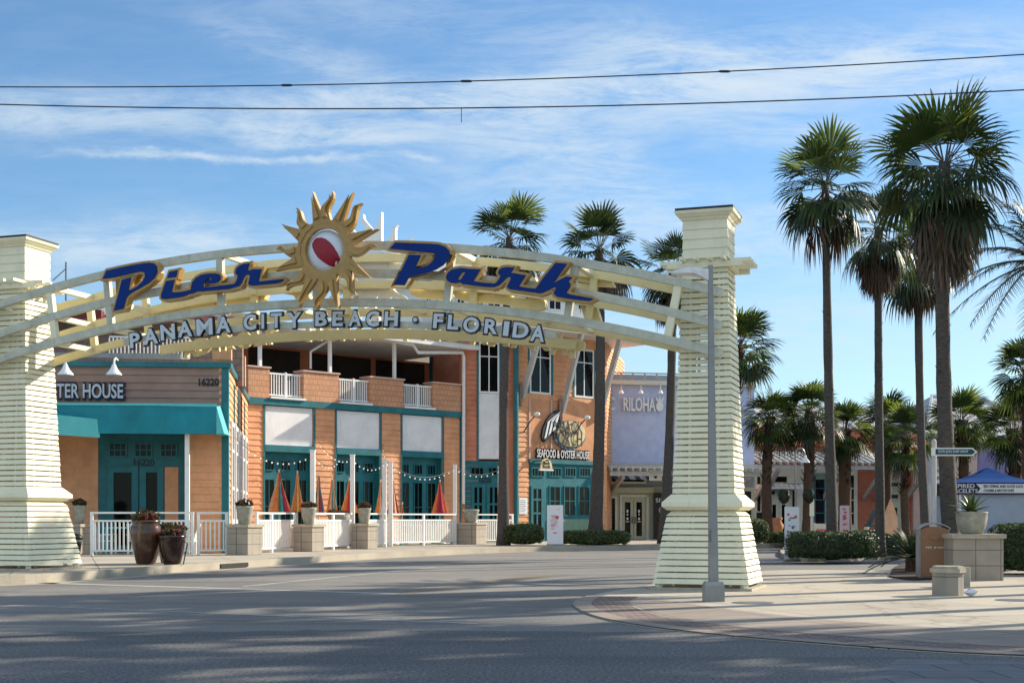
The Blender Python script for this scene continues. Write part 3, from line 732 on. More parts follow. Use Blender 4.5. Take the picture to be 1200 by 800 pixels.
# awnings
mb = WA.mb(); r = (WA.S(-200, 1.0), WA.S(254, 1.0)); zt, zb = WA.Z(160, 474.5), WA.Z(160, 508, 1.1)
mb.add([(r[0], zt, .03), (r[1], zt, .03), (r[1], zt-.12, 1.05), (r[0], zt-.12, 1.05), (r[0], zb, 1.1), (r[1], zb, 1.1), (r[0], zb, 1.06), (r[1], zb, 1.06), (r[0], zb, .03), (r[1], zb, .03)],
       [(0, 1, 2, 3), (3, 2, 5, 4), (4, 5, 7, 6), (0, 3, 4, 8)])
aw = mb.build('awning', 'teal_awning', rest)
mb = WA.mb(); mb.add([(r[1]+.002, zt, .03), (r[1]+.002, zb, .03), (r[1]+.002, zb, 1.1), (r[1]+.002, zt-.12, 1.05), (r[1]+.30, zb+.02, .03), (r[1]+.26, zb+.02, 1.08)], [(0, 4, 5, 3), (3, 5, 2), (0, 1, 4), (1, 2, 5, 4)]); mb.build('awning_lit_end', 'aqua', aw)  # sunlight put into the colour: end panel paler than the awning cloth
wbox(WA, 'awning_lit_edge', 'aqua', (r[0], r[1], zt-.10, zt-.02), 1.052, 1.075, aw)  # lit front edge of the awning painted as a paler strip
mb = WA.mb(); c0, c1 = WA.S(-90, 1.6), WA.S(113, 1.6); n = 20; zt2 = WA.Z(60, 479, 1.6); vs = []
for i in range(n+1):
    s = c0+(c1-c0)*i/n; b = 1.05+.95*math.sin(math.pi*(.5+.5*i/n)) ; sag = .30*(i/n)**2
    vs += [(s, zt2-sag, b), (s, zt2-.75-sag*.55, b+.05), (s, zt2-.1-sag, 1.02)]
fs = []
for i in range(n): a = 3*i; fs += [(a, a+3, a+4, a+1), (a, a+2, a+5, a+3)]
mb.add(vs, fs); mb.build('entrance_canopy', 'aqua', rest)  # sunlit look of the canopy painted in with the paler aqua
# sign letters OYSTER HOUSE on the fascia
mb = WA.mb(); r = R(38, 448.5, 145.5, 467.5, .06); mb.text('OYSTER HOUSE', r[0]-.05, r[2]-.04, r[1]-r[0]+.1, r[3]-r[2]+.08, .03, .12, 0, .06)
ol = mb.build('wall_sign', 'navy', None); tag(ol, 'pale serif lettering OYSTER HOUSE with navy outline on the brown fascia', 'sign')
mb = WA.mb(); mb.text('OYSTER HOUSE', r[0]+.02, r[2]+.03, r[1]-r[0]-.04, r[3]-r[2]-.06, .125, .14, 0, .02); mb.build('letter_face', 'grey_letter', ol)
for x, lab in ((82, 'left of the two white gooseneck lamps above the fascia lettering'), (138, 'right of the two white gooseneck lamps above the fascia lettering')):
    q = lambda dx, y, d: WA.pt(WA.S(x)+dx, WA.Z(x, y), d)
    th = thing('gooseneck_lamp', lab, 'lamp', q(0, 441, .6), 'gooseneck lamps over the fascia')
    mb = MB(); mb.tube([q(0, 422, .02), q(0, 421, .35), q(0, 424, .58), q(0, 432, .62)], .035, 8); mb.build('arm', 'white', th)
    mb = MB(); c = q(0, 441.5, .62); mb.lathe(c, [(.27, 0), (.25, .05), (.14, .18), (.08, .30), (.06, .36)], 18); mb.build('lamp_shade', 'white', th)

# upper terrace wall behind the fascia, its roof and railing
UW = Wall((-500, 49.5), (284, 51.6))
uz0, uz1 = ztA+.3, UW.Z(165, 379)
wbox(UW, 'upper_wall', 'shingle_brown', (UW.S(-450), UW.S(284), uz0-.5, uz1), -.4, 0)
wbox(UW, 'terrace_deck', 'pale_trim', (UW.S(-450), UW.S(266), ztA-.5, ztA+.0), .45, 3.6)
mb = UW.mb(); mb.add([(UW.S(-450), uz1-.05, .9), (UW.S(275), uz1-.05, .9), (UW.S(275), uz1+.40, -.5), (UW.S(-450), uz1+.40, -.5)], [(0, 1, 2, 3)])
mb.add([(UW.S(-450), uz1-.12, .9), (UW.S(275), uz1-.12, .9), (UW.S(275), uz1-.05, .9), (UW.S(-450), uz1-.05, .9)], [(0, 1, 2, 3)]); mb.build('upper_roof', 'roof_red', rest)
mb = UW.mb(); a0, a1 = UW.S(-450, -2), UW.S(215, -2)
mb.add([(a0, uz1+.35, -.6), (a1, uz1+.35, -.6), (a1-1.8, uz1+1.25, -3.5), (a0, uz1+1.25, -3.5), (a1, uz1+.35, -6.5), (a0, uz1+.35, -6.5)], [(0, 1, 2, 3), (1, 4, 2), (3, 2, 4, 5)]); mb.build('upper_roof', 'roof_grey', rest)
wbox(UW, 'roof_awning', 'roof_red', (UW.S(83, -.2), UW.S(122, -.2), UW.Z(100, 375), UW.Z(100, 364)), -.3, .3)
wbox(UW, 'roof_gutter', 'steel', (UW.S(60, 1), UW.S(219, 1), UW.Z(165, 425, 1), UW.Z(165, 419.5, 1)), 2.3, 2.5)
mb = UW.mb(); z0, z1 = UW.Z(165, 424, 2.2), UW.Z(165, 394, 2.2); a, b = UW.S(128, 2.2), UW.S(222, 2.2)
mb.box(a, b, z1-.05, z1, 2.15, 2.22); mb.box(a, b, z0+.12, z0+.17, 2.15, 2.22); k = int((b-a)/.13)
for i in range(k+1): q = a+(b-a)*i/k; mb.box(q-.02, q+.02, z0+.17, z1-.05, 2.165, 2.205)
mb.build('terrace_railing', 'white', rest)
mb = MB(); p = UW.pt(UW.S(73.5), UW.Z(73, 350), -.5); mb.tube([p, (p.x, p.y, UW.Z(73, 304))], .035, 6); mb.tube([(p.x, p.y, UW.Z(73, 312)), (p.x-.5, p.y, UW.Z(73, 326))], .02, 5); mb.build('roof_mast', 'steel_dark', rest)
mb = MB(); p = UW.pt(UW.S(220.5), UW.Z(220, 340), -1.5); mb.tube([p, (p.x, p.y, UW.Z(220, 309))], .03, 6); mb.build('roof_mast', 'steel_dark', rest)

# ---- sunlit side wall running back from the corner
zB1 = ztA
wsid(WBs, 'side_wall', 'orange', (0, WBs.L, SW, zB1-.01), 0, .3, .26)
wbox(WBs, 'cornice', 'teal', (.13, WBs.L-.1, zB1, WA.Z(165, 424)), -.3, .10)
for k in range(5):
    s = 1.2+2.5*k
    window(WBs, rest, (s, s+1.5, 1.2, WBs.Z(280, 505)), .02, .16, 2, (.35, .72), 'white', proud=.06)
    if k < 4: wbox(WBs, 'pilaster', 'teal', (s+1.85, s+2.1, SW, zB1-.3), .022, .06)
for k in range(4):
    wbox(WBs, 'parapet_pier', 'orange', (WBs.L*(.08+.235*k), WBs.L*(.08+.235*k)+.55, zB1+.42, zB1+1.7), -.6, .05)

# ---- balcony facade
zT = WCc.Z(415, 474); zTb = WCc.Z(415, 481)                  # trim band
s0, s1 = 0.0, WCc.L
bays = [(310, 367, 470, 520.5), (394, 445, 477.5, 525.5), (471, 518, 483, 529.5)]
edges = [290]+[v for b in bays for v in b[:2]]+[540]
zH = WCc.Z(418, 526)                                         # bottom of the white panels
for k in range(0, 8, 2):
    r = (WCc.S(edges[k]), WCc.S(edges[k+1]), SW, zTb)
    wsid(WCc, 'pier_wall', 'orange' , r, 0, .35, .26)
    for a in (r[0], r[1]-.10):
        if (k, a) != (0, r[0]): wbox(WCc, 'corner_strip', 'teal', (a, a+.10, SW+.01, zTb-.01), .02, .05)
wbox(WCc, 'cornice', 'teal', (s0-.05, s1, zTb, zT), -.3, .14)
for bi, (x0, x1, yt, yb) in enumerate(bays):
    a, b = WCc.S(x0), WCc.S(x1)
    wbox(WCc, 'white_panel', 'white_panel', (a+.05, b-.05, zH+.03, zTb-.04), -.25, .0)
    wbox(WCc, 'bay_header', 'teal', (a, b, zH-.28, zH+.025), -.30, .06)
    m = WCc.mb(); m.box(a, b, SW, zH-.285, -.60, -.34); m.build('bay_front', 'teal', rest)
    wbox(WCc, 'bay_reveal', 'teal', (a, a+.02, SW, zH-.285), -.335, -.02); wbox(WCc, 'bay_reveal', 'teal', (b-.02, b, SW, zH-.285), -.335, -.02)
    zt1, zt0 = WCc.Z(418, 541.5, -.34), WCc.Z(418, 554, -.34); zw1 = WCc.Z(418, 563, -.34)
    wd = (b-a)/3
    for k in range(3):
        window(WCc, rest, (a+wd*k+.16, a+wd*(k+1)-.16, zt0, zt1), -.338, .04, 3, (), 'teal', name='transom_window')
        window(WCc, rest, (a+wd*k+.14, a+wd*(k+1)-.14, SW+.5, zw1), -.338, .045, 2, (.5,), 'teal')
# parapet piers and balustrades
zP = WCc.Z(418, 441)
pp = [(291, 316, 429, 464), (356, 397, 434, 469), (434, 473, 441.5, 474.5), (508, 540, 448, 478)]
for x0, x1, yt, yb in pp:
    a, b = WCc.S(x0, .12), WCc.S(x1, .12)
    p = wbox(WCc, 'parapet_pier', 'shingle', (a, b, zT+.003, zT+1.35), -.6, .12)
    wbox(WCc, 'coping', 'pinkish', (a-.06, b+.06, zT+1.352, zT+1.42), -.66, .18, p)
for (xa, xb) in ((316, 356), (397, 434), (473, 508)):
    a, b = WCc.S(xa, .05)+.02, WCc.S(xb, .05)-.02; m = WCc.mb()
    m.box(a, b, zT+1.12, zT+1.20, -.10, -.02); m.box(a, b, zT+.16, zT+.22, -.10, -.02); k = int((b-a)/.13)
    for i in range(1, k): q = a+(b-a)*i/k; m.box(q-.022, q+.022, zT+.22, zT+1.12, -.085, -.035)
    m.box((a+b)/2-.05, (a+b)/2+.05, zT+.0, zT+1.25, -.11, -.01)
    m.build('balustrade', 'white', rest)
    wbox(WCc, 'balcony_sill', 'white', (a-.05, b+.05, zT+.003, zT+.10), -.3, .22)
# recessed balcony behind
zR = WCc.Z(418, 396)
wbox(WCc, 'balcony_floor', 'pale_trim', (s0+.3, s1, zTb-.3, zTb-.001), -6, -.32)
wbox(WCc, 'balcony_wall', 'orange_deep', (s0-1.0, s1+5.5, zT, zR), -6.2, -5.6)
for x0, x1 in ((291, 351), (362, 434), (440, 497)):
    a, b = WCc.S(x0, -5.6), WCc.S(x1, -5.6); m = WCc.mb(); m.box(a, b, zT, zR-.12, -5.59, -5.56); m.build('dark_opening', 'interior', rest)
a, b = WCc.S(503, -5.6), WCc.S(532, -5.6); m = WCc.mb(); m.box(a, b, zT, WCc.Z(518, 412, -5.6), -5.595, -5.52); dr = m.build('balcony_door', 'teal', rest)
m = WCc.mb(); m.box(a+.3, b-.3, zT+.8, WCc.Z(518, 425, -5.6), -5.518, -5.50); m.build('pane', 'glass', dr)
# balcony roof
m = WCc.mb(); m.box(s0+.0, s1+.8, zR, zR+.25, -6.5, .55); m.build('balcony_roof', 'white_panel', rest)
m = WCc.mb(); m.add([(s0+.0, zR+.26, .60), (s1+.8, zR+.26, .60), (s1+.8, zR+1.1, -6.5), (s0+.0, zR+1.1, -6.5)], [(0, 1, 2, 3)]); m.build('balcony_roof_sheet', 'roof_grey', rest)
for x in (304.5, 386.5, 462): a = WCc.S(x, -.2); wbox(WCc, 'balcony_post', 'white', (a-.07, a+.07, zT+1.3, zR), -.27, -.13)
m = MB(); q = lambda x, y, d: WCc.pt(WCc.S(x, d), WCc.Z(x, y, d), d)
m.tube([q(364, 432, -1), q(364, 412, -1), q(385, 399, -1)], .06, 8); m.tube([q(464, 400, .2), q(484, 404, .2), q(490, 413, .2), q(542, 413, .2), q(543.5, 418, .2), q(543, 590, .2)], .085, 8); m.build('downpipe', 'white', rest)

# ---- tower: angled bay with doors, then the sign wall
zE = W2.Z(655, 394)                                          # eaves
def tower_bay(w, x0, x1, m): wsid(w, 'tower_wall', m, (w.S(x0), w.S(x1), SW, zE), 0, .35, .26)
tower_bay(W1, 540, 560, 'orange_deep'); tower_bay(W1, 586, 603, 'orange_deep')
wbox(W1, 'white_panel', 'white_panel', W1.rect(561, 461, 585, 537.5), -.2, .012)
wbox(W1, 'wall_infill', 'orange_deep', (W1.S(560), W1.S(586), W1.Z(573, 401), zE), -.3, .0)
window(W1, rest, W1.rect(561, 401, 585, 460.5), -.02, .09, 2, (.72,), 'white')
for x in (559.6, 586.4): wbox(W1, 'corner_strip', 'teal', (W1.S(x)-.05, W1.S(x)+.05, W1.Z(573, 540), W1.Z(573, 401)), .021, .06)
m = W1.mb(); m.box(W1.S(545), W1.S(592), SW, W1.Z(568, 540), -.5, .03); m.build('entrance_front', 'teal', rest)
for x0, x1 in ((551, 567), (571, 587)): window(W1, rest, W1.rect(x0, 547, x1, 557), .03, .05, 3, (), 'teal', name='transom_window')
for x0, x1 in ((552, 568), (570, 586)): window(W1, rest, (W1.S(x0), W1.S(x1), SW+.03, W1.Z(568, 567)), .03, .16, 2, (.35, .65), 'teal', name='door')
mb = W1.mb(); r = W1.rect(562, 559, 576, 565.5, .04); mb.text('16220', r[0], r[2], r[1]-r[0], r[3]-r[2], .031, .05, 0, .02); mb.build('house_number', 'ink', rest)
mb = MB(); p = W1.pt(W1.S(604.5, .15), 0, .2); mb.tube([(p.x, p.y, SW), (p.x, p.y, zE-.1)], .13, 10); mb.build('corner_pipe', 'teal', rest)
T0, T1_ = W2.S(606), W2.S(712)
tower_bay(W2, 605, 619.5, 'orange'); tower_bay(W2, 697.5, 711, 'orange')
wsid(W2, 'tower_wall', 'orange', (W2.S(647), W2.S(672), W2.Z(659, 470), zE), 0, .3, .26)
r = W2.rect(619.5, 470, 697.5, 541); wbox(W2, 'stucco_panel', 'orange_stucco', (r[0], r[1], r[2], W2.Z(659, 470)), -.3, .0)
for x0, x1, ya, yb in ((619.5, 647, 402, 461.5), (672, 697.5, 409, 466)):
    rr = W2.rect(x0+1.2, ya, x1-1.5, yb); zs = W2.Z(659, 470)
    wbox(W2, 'wall_infill', 'orange', (W2.S(x0), W2.S(x1), zs, rr[2]), -.3, -.01); wbox(W2, 'wall_infill', 'orange', (W2.S(x0), W2.S(x1), rr[3], zE), -.3, -.01)
    window(W2, rest, rr, -.03, .10, 2, (.72,), 'white')
    for a in (rr[0]-.14, rr[1]+.04): wbox(W2, 'corner_strip', 'teal', (a, a+.10, rr[2], rr[3]), -.01, .05)
for x in (620, 645.5): wbox(W2, 'corner_strip', 'pinkish', (W2.S(x)-.05, W2.S(x)+.05, W2.Z(620, 540), W2.Z(620, 466)), .021, .06)
zS = W2.Z(658, 541)
m = W2.mb(); m.box(W2.S(620), W2.S(695.5), SW, zS, -.5, .02); m.build('shop_front', 'teal', rest)
wbox(W2, 'shop_header', 'teal', (W2.S(619), W2.S(697), zS-.12, zS+.10), .021, .14)
for x0, x1 in ((622, 637), (643, 657), (661, 674), (678, 691)): window(W2, rest, W2.rect(x0, 547.5, x1, 558.5), .02, .05, 4, (), 'teal', name='transom_window')
for x0, x1 in ((643, 656), (660, 673.5), (677, 690)): window(W2, rest, W2.rect(x0, 569, x1, 604.5), .02, .06, 2, (.5,), 'teal')
window(W2, rest, (W2.S(621.5), W2.S(636), SW+.03, W2.Z(629, 569)), .02, .16, 2, (.25, .5, .75), 'teal', name='door')
wbox(W2, 'wall_base', 'green_pale', (W2.S(641), W2.S(690), SW, W2.Z(668, 608)), .021, .06)
# eaves, roof and struts
m = W2.mb(); m.box(W2.S(596, 1.5), W2.S(745), zE, zE+.22, -4, 1.6); m.build('eaves', 'white', rest)
m = W2.mb(); e0, e1 = W2.S(596, 1.5), W2.S(745)
m.add([(e0, zE+.23, 1.7), (e1, zE+.23, 1.7), (e1-2, zE+1.5, -4), (e0, zE+1.5, -4), (e1, zE+.23, -8)], [(0, 1, 2, 3), (1, 4, 2)]); m.build('tower_roof', 'roof_grey', rest)
for x, y in ((611, 466), (657.5, 484), (703, 482)):
    s = W2.S(x); a = W2.pt(s, W2.Z(x, y), .06); b = W2.pt(s+.05, zE, 1.45); mb = MB(); mb.beam(a, b, .17, .30); st = mb.build('roof_strut', 'pergola', rest)
    mb = MB(); mb.beam(W2.pt(s-.12, W2.Z(x, y)-.45, .07), W2.pt(s-.12, W2.Z(x, y)+.75, .07), .3, .12); mb.build('strut_bracket', 'taupe', st)
# top storey
WU = Wall((495, 73.5), (705, 79))
zu0, zu1 = zE+.3, WU.Z(600, 336)
wbox(WU, 'top_storey', 'white', (0, WU.L, zR+.6, zu1), -7, 0)
for x0, x1 in ((498, 506), (508, 515), (517, 526), (534, 545), (557, 567), (570, 587), (590, 596), (614, 631), (642, 658), (676, 684)):
    window(WU, rest, WU.rect(x0, 341, x1, 364), .01, .09, 2, (), 'white')
m = WU.mb(); a, b = -.9, WU.L+.9; mz = zu1+1.5
m.add([(a, zu1, .9), (b, zu1, .9), (b, zu1, -7.9), (a, zu1, -7.9), (a+2.2, mz, -2.6), (b-3.2, mz, -2.6), (b-3.2, mz, -4.4), (a+2.2, mz, -4.4)],
      [(0, 1, 5, 4), (1, 2, 6, 5), (2, 3, 7, 6), (3, 0, 4, 7), (4, 5, 6, 7), (0, 3, 2, 1)]); m.build('top_roof', 'roof_grey', rest)
# body of the building behind the facades (keeps daylight out)
def core(w, a, b, z0, z1, d0, d1): wbox(w, 'rear_block', 'orange_deep', (a, b, z0, z1), d0, d1)
core(WA, A0, A1-.5, SW, ztA-.6, -6, -2.1)
core(W2, W2.S(606), W2.S(709), SW, zE-.1, -7, -.6)
core(WCc, .8, s1-.4, SW, zTb-.4, -7, -1.1)
wsid(Wall((709.5, 75.4), (735, 86)), 'end_wall', 'orange', (0, 9, SW, zE), 0)

# signs on the tower
sign = thing('restaurant_sign', 'oval sign with dark lettering The Back Porch and white striped umbrella on the tower', 'sign', W2.pt(W2.S(660), W2.Z(660, 525), .05))
pts = [(632.5, 512), (634, 502), (638, 493), (643, 486), (649, 481), (653, 480), (656, 484), (657, 490), (652, 500), (646, 508), (640, 515), (635, 518)]
mb = W2.mb(); mb.prism([W2.q(x, y) for x, y in pts], .04, .16); um = mb.build('umbrella_board', 'ink', sign)
lerp = lambda a, b, t: (a[0]+(b[0]-a[0])*t, a[1]+(b[1]-a[1])*t)
for t0, t1 in ((.06, .22), (.36, .54), (.68, .88)):
    Rm = lambda t: lerp((634.2, 515.0), (650, 501), t); Mi = lambda t: lerp((638.5, 494.5), (653, 491), t); ap = (654, 481.5)
    pl = [ap, Mi(t0), Rm(t0), Rm(t1), Mi(t1)]
    mb = W2.mb(); mb.prism([W2.q(x, y) for x, y in pl], .165, .185); mb.build('stripe', 'white', um)
mb = W2.mb(); el = [W2.q(666+18.5*math.cos(2*math.pi*i/36), 510+17*math.sin(2*math.pi*i/36)) for i in range(36)]
mb.prism(el, .04, .12); ov = mb.build('oval_board', 'slate', sign)
mb = W2.mb(); el = [W2.q(667.5+16.5*math.cos(2*math.pi*i/36), 508.5+15*math.sin(2*math.pi*i/36)) for i in range(36)]; mb.prism(el, .121, .14); mb.build('oval_face', 'sign_tan', ov)
for t, x0, y0, x1, y1 in (('THE', 648, 494, 657, 500), ('BACK', 657, 493, 683, 508), ('PORCH', 649, 505, 682, 522)):
    r = W2.rect(x0, y0, x1, y1, .2)
    mb = W2.mb(); mb.text(t, r[0], r[2], r[1]-r[0], r[3]-r[2], .19, .21, 0, -.004); mb.build('lettering', 'ink', sign)
mb = W2.mb(); r = W2.rect(629, 527, 690, 537, .1); mb.text('SEAFOOD & OYSTER HOUSE', r[0]-.04, r[2]-.04, r[1]-r[0]+.08, r[3]-r[2]+.08, .03, .12, 0, .03)
o = tag(mb.build('wall_sign', 'ink'), 'white lettering SEAFOOD & OYSTER HOUSE above the teal shop front', 'sign')
mb = W2.mb(); mb.text('SEAFOOD & OYSTER HOUSE', r[0], r[2]+.02, r[1]-r[0], r[3]-r[2]-.04, .125, .14, 0, .004); mb.build('letter_face', 'white', o)
hs = thing('hanging_sign', 'small half-round tan sign hanging over the restaurant door', 'sign', W2.pt(W2.S(640), W2.Z(640, 552), 1.0))
mb = W2.mb(); c = W2.q(640, 549, 1.0); hp = [(c[0]+.42*math.cos(math.pi*i/16), c[1]+.55*math.sin(math.pi*i/16)) for i in range(17)]
mb.prism(hp, .97, 1.03); hb = mb.build('board', 'sign_tan', hs); mb = W2.mb(); mb.box(c[0]-.5, c[0]+.5, c[1]-.10, c[1]-.02, .95, 1.05); mb.build('base_bar', 'white', hs)
mb = W2.mb(); r = (c[0]-.25, c[0]+.25, c[1]+.08, c[1]+.35); mb.text('Back', r[0], r[2]+.14, .5, .16, 1.031, 1.05, 0, .01); mb.text('Porch', r[0], r[2]-.04, .5, .15, 1.031, 1.05, 0, .01); mb.build('lettering', 'ink', hb)
mb = W2.mb(); zt = W2.Z(640, 539, 1.0); mb.box(c[0]-.03, c[0]+.03, zt-.05, zt+.03, .02, 1.2); mb.box(c[0]-.02, c[0]+.02, c[1]+.5, zt, .99, 1.01); mb.build('bracket', 'steel_dark', hs)
mn = tag(wbox(W2, 'menu_board', 'poster_white', W2.rect(607.5, 583, 617, 602), .022, .07, None), 'white framed menu board on the orange wall beside the restaurant door', 'menu board')
mb = W2.mb(); r = W2.rect(608.5, 585, 616, 600)
for k in range(7): z = r[3]-(r[3]-r[2])*(k+.4)/7; mb.box(r[0], r[1]-(.05 if k % 2 else .12), z-.025, z, .071, .075)
mb.build('print', 'steel_dark', mn)
for x, y, lb in ((629, 485, 'white round floodlight left of the oval restaurant sign'), (688, 489, 'white round floodlight right of the oval restaurant sign')):
    th = thing('floodlight', lb, 'lamp', W2.pt(W2.S(x, .9), W2.Z(x, y, .9), .9), 'floodlights of the oval sign')
    p = W2.pt(W2.S(x, .9), W2.Z(x, y, .9), .9); b = W2.pt(W2.S(x, .9)-.1, W2.Z(x, y)-1.0, .02)
    mb = MB(); mb.tube([b, (p+b)/2+Vector((0, 0, .1)), p], .03, 6); mb.build('arm', 'black', th)
    mb = MB(); mb.lathe(p-Vector((0, 0, .1)), [(.05, .2), (.16, .16), (.17, .06), (.12, 0)], 14); mb.build('lamp_head', 'white', th)

# ================================================================== LAVENDER SHOP beyond
shop = thing('lavender_shop', 'pale lavender-blue shop with white pergola and sage storefront behind the gateway', 'shop', (9.5, 79, SW))
WK = Wall((706, 78), (884, 80))
r = WK.rect(712, 452, 880, 546); wbox(WK, 'upper_wall', 'lavender_blue', (WK.S(700), WK.S(884), r[2]-1.2, r[3]), -.4, 0, shop)
wbox(WK, 'coping', 'pale_trim', (WK.S(700), WK.S(884), r[3], WK.Z(760, 446.5)), -.5, .25, shop)
mb = WK.mb(); za, zb = WK.Z(760, 446.5), WK.Z(760, 436.5)
mb.box(WK.S(700), WK.S(884), zb-.07, zb, -.1, -.03); mb.box(WK.S(700), WK.S(884), za, za+.08, -.1, -.03)
for x in range(700, 885, 14): a = WK.S(x); mb.box(a-.04, a+.04, za+.08, zb-.07, -.1, -.03)
mb.build('roof_rail', 'roof_grey', shop)
wbox(WK, 'roof_screen', 'tent_wall', (WK.S(700), WK.S(884), za+.1, zb-.1), -.35, -.3, shop)
for k, x in enumerate((728, 751, 774)):
    p = WK.pt(WK.S(x, .6), WK.Z(x, 458, .6), .6); mb = MB(); mb.tube([WK.pt(WK.S(x), WK.Z(x, 449), .02), p], .03, 5); mb.lathe(p-Vector((0, 0, .15)), [(.16, 0), (.12, .12), (.05, .2)], 10)
    o = tag(mb.build('wall_lamp', 'white'), ('leftmost', 'middle', 'rightmost')[k]+' of three white lamps above the white lettering on the lavender-blue wall', 'lamp', 'lamps above the white lettering')
zg0, zg1 = WK.Z(745, 481), WK.Z(745, 484.5-18)
r = WK.rect(729.5, 466, 767, 482); mb = WK.mb(); mb.text('RILOHA', r[0], r[2], r[1]-r[0], r[3]-r[2], .12, .22, 0, .02)
o = tag(mb.build('wall_sign', 'white'), 'white raised letters C RILOHA with pineapple mark on the lavender-blue wall', 'sign')
r2 = WK.rect(711.5, 465.5, 719.5, 481); mb = WK.mb(); mb.text('C', r2[0], r2[2], r2[1]-r2[0], r2[3]-r2[2], .12, .22, 0, .02); mb.build('letter', 'white', o)
mb = WK.mb(); c = WK.q(772, 476); mb.prism([(c[0]+.22*math.cos(2*math.pi*i/16), c[1]+.30*math.sin(2*math.pi*i/16)) for i in range(16)], .12, .2)
for k in (-1, 0, 1): mb.prism([(c[0]-.09+k*.1, c[1]+.28), (c[0]+.09+k*.1, c[1]+.28), (c[0]+k*.28, c[1]+.62)], .12+.003*(k+2), .2+.003*(k+2))
mb.build('pineapple_mark', 'white', o)
def pergola(w, parent, x0, x1, zt, depth, drop, step=.42, braces=()):
    mb = w.mb(); a, b = w.S(x0), w.S(x1)
    mb.box(a, b, zt-.25, zt, depth-.18, depth); mb.box(a, b, zt-.25+drop, zt+drop, .02, .16)
    n = int((b-a)/step)
    for i in range(n+1):
        q = a+(b-a)*i/n
        mb.add([(q-.045, zt+drop, .17), (q+.045, zt+drop, .17), (q+.045, zt+.002, depth+.35), (q-.045, zt+.002, depth+.35), (q-.045, zt+drop+.18, .17), (q+.045, zt+drop+.18, .17), (q+.045, zt+.18, depth+.35), (q-.045, zt+.18, depth+.35)],
               [(0, 1, 2, 3), (4, 7, 6, 5), (0, 4, 5, 1), (1, 5, 6, 2), (2, 6, 7, 3), (3, 7, 4, 0)])
    for i in range(6):
        d = .5+(depth-.4)*i/5; mb.box(a, b, zt+drop*(1-d/depth)+.185, zt+drop*(1-d/depth)+.25, d-.09, d+.09)
    p = mb.build('pergola', 'pergola', parent)
    for x, zl in braces:
        s = w.S(x); mb = MB(); mb.beam(w.pt(s, zl, .05), w.pt(s, zt-.26, depth-.1), .16, .28); mb.build('brace', 'pergola', p)
    return p
zp = WK.Z(745, 552, 2.5)
pergola(WK, shop, 700, 884, zp, 2.5, .35, .40, [(716, 2.9), (800, 2.9), (860, 2.9)])
mb = WK.mb(); a, b = WK.S(712), WK.S(800); n = 14
for i in range(n):
    q0, q1 = a+(b-a)*i/n, a+(b-a)*(i+1)/n
    mb.add([(q0, zp+.15, .05), (q1, zp+.15, .05), (q1, zp-.42, 1.3), (q0, zp-.42, 1.3)], [(0, 1, 2, 3)], i % 2)
mb.build('striped_awning', ['stripe_blue', 'white'], shop)
wbox(WK, 'shop_front', 'cream_sage', (WK.S(700), WK.S(884), SW, zp-.1), -.4, 0, shop)
window(WK, shop, WK.rect(728, 549.5, 757, 566.5), .0, .12, 1, (), 'pale_trim'); window(WK, shop, WK.rect(708, 549.5, 724, 566.5), .0, .12, 1, (), 'pale_trim')
wbox(WK, 'ledge', 'cream_sage', (WK.S(706), WK.S(764), WK.Z(735, 577), WK.Z(735, 571)), .003, .3, shop)
window(WK, shop, (WK.S(713), WK.S(723), SW+.3, WK.Z(718, 581)), .0, .12, 1, (), 'pale_trim')
for x0, x1, s in ((729, 741.5, 1), (742.5, 755, -1)):
    r = (WK.S(x0), WK.S(x1), SW+.03, WK.Z(742, 585)); d = window(WK, shop, r, .0, .15, 1, (), 'cream_sage', name='door')
    mb = WK.mb(); a = r[1]-.06 if s > 0 else r[0]+.06; mb.box(a-.025, a+.025, 1.1, 1.5, .06, .11); mb.build('handle', 'black', d)
    mb = WK.mb(); c = (r[0]+r[1])/2; z = WK.Z(742, 597)
    for k, (w_, h_) in enumerate(((.10, .16), (.07, .10), (.10, .14), (.20, .04))): mb.box(c-w_/2, c+w_/2, z-.22*k-h_, z-.22*k, .013, .017)
    mb.build('decal', 'white', d)
mb = WK.mb(); r = (WK.S(757), WK.S(760), SW, WK.Z(758, 580)); mb.box(*r, .003, .1); mb.box(WK.S(726), WK.S(728.5), SW, WK.Z(742, 582), .003, .1); mb.box(WK.S(726), WK.S(760), WK.Z(742, 582), WK.Z(742, 579.5), .003, .1); mb.build('door_casing', 'pale_trim', shop)
wbox(WK, 'show_window', 'glass', (WK.S(783), WK.S(880), SW+.4, WK.Z(800, 575)), .003, .03, shop)
ps = thing('window_poster', 'dark standing poster of a fashion portrait beside the sage shop door', 'poster', WK.pt(WK.S(773), SW, .5))
r = WK.rect(766, 577, 784, 629, .5); r = (r[0], r[1], SW+.02, r[3]); wbox(WK, 'panel', 'black', r, .45, .5, ps)
mb = WK.mb(); mb.text('SIN', r[0]+.12, r[3]-.55, (r[1]-r[0])*.62, .24, .501, .51); mb.build('lettering', 'white', ps)
mb = WK.mb(); c = (r[0]+r[1])/2; mb.prism([(c+.16*math.cos(2*math.pi*i/16), r[3]-1.0+.20*math.sin(2*math.pi*i/16)) for i in range(16)], .501, .51); mb.build('portrait_face', 'skin', ps)
mb = WK.mb(); mb.prism([(c-.38, r[2]+.3), (c+.38, r[2]+.3), (c+.32, r[3]-1.28), (c, r[3]-1.2), (-.32+c, r[3]-1.28)], .501, .508); mb.build('portrait_body', 'soil', ps)
hs = thing('hanging_sign', 'white hanging sign with dark pineapple beside the sage shop door', 'sign', WK.pt(WK.S(768, 1.5), WK.Z(768, 562, 1.5), 1.5))
r = WK.rect(760.5, 548, 775.5, 563, 1.5); wbox(WK, 'board', 'white_panel', r, 1.47, 1.53, hs)
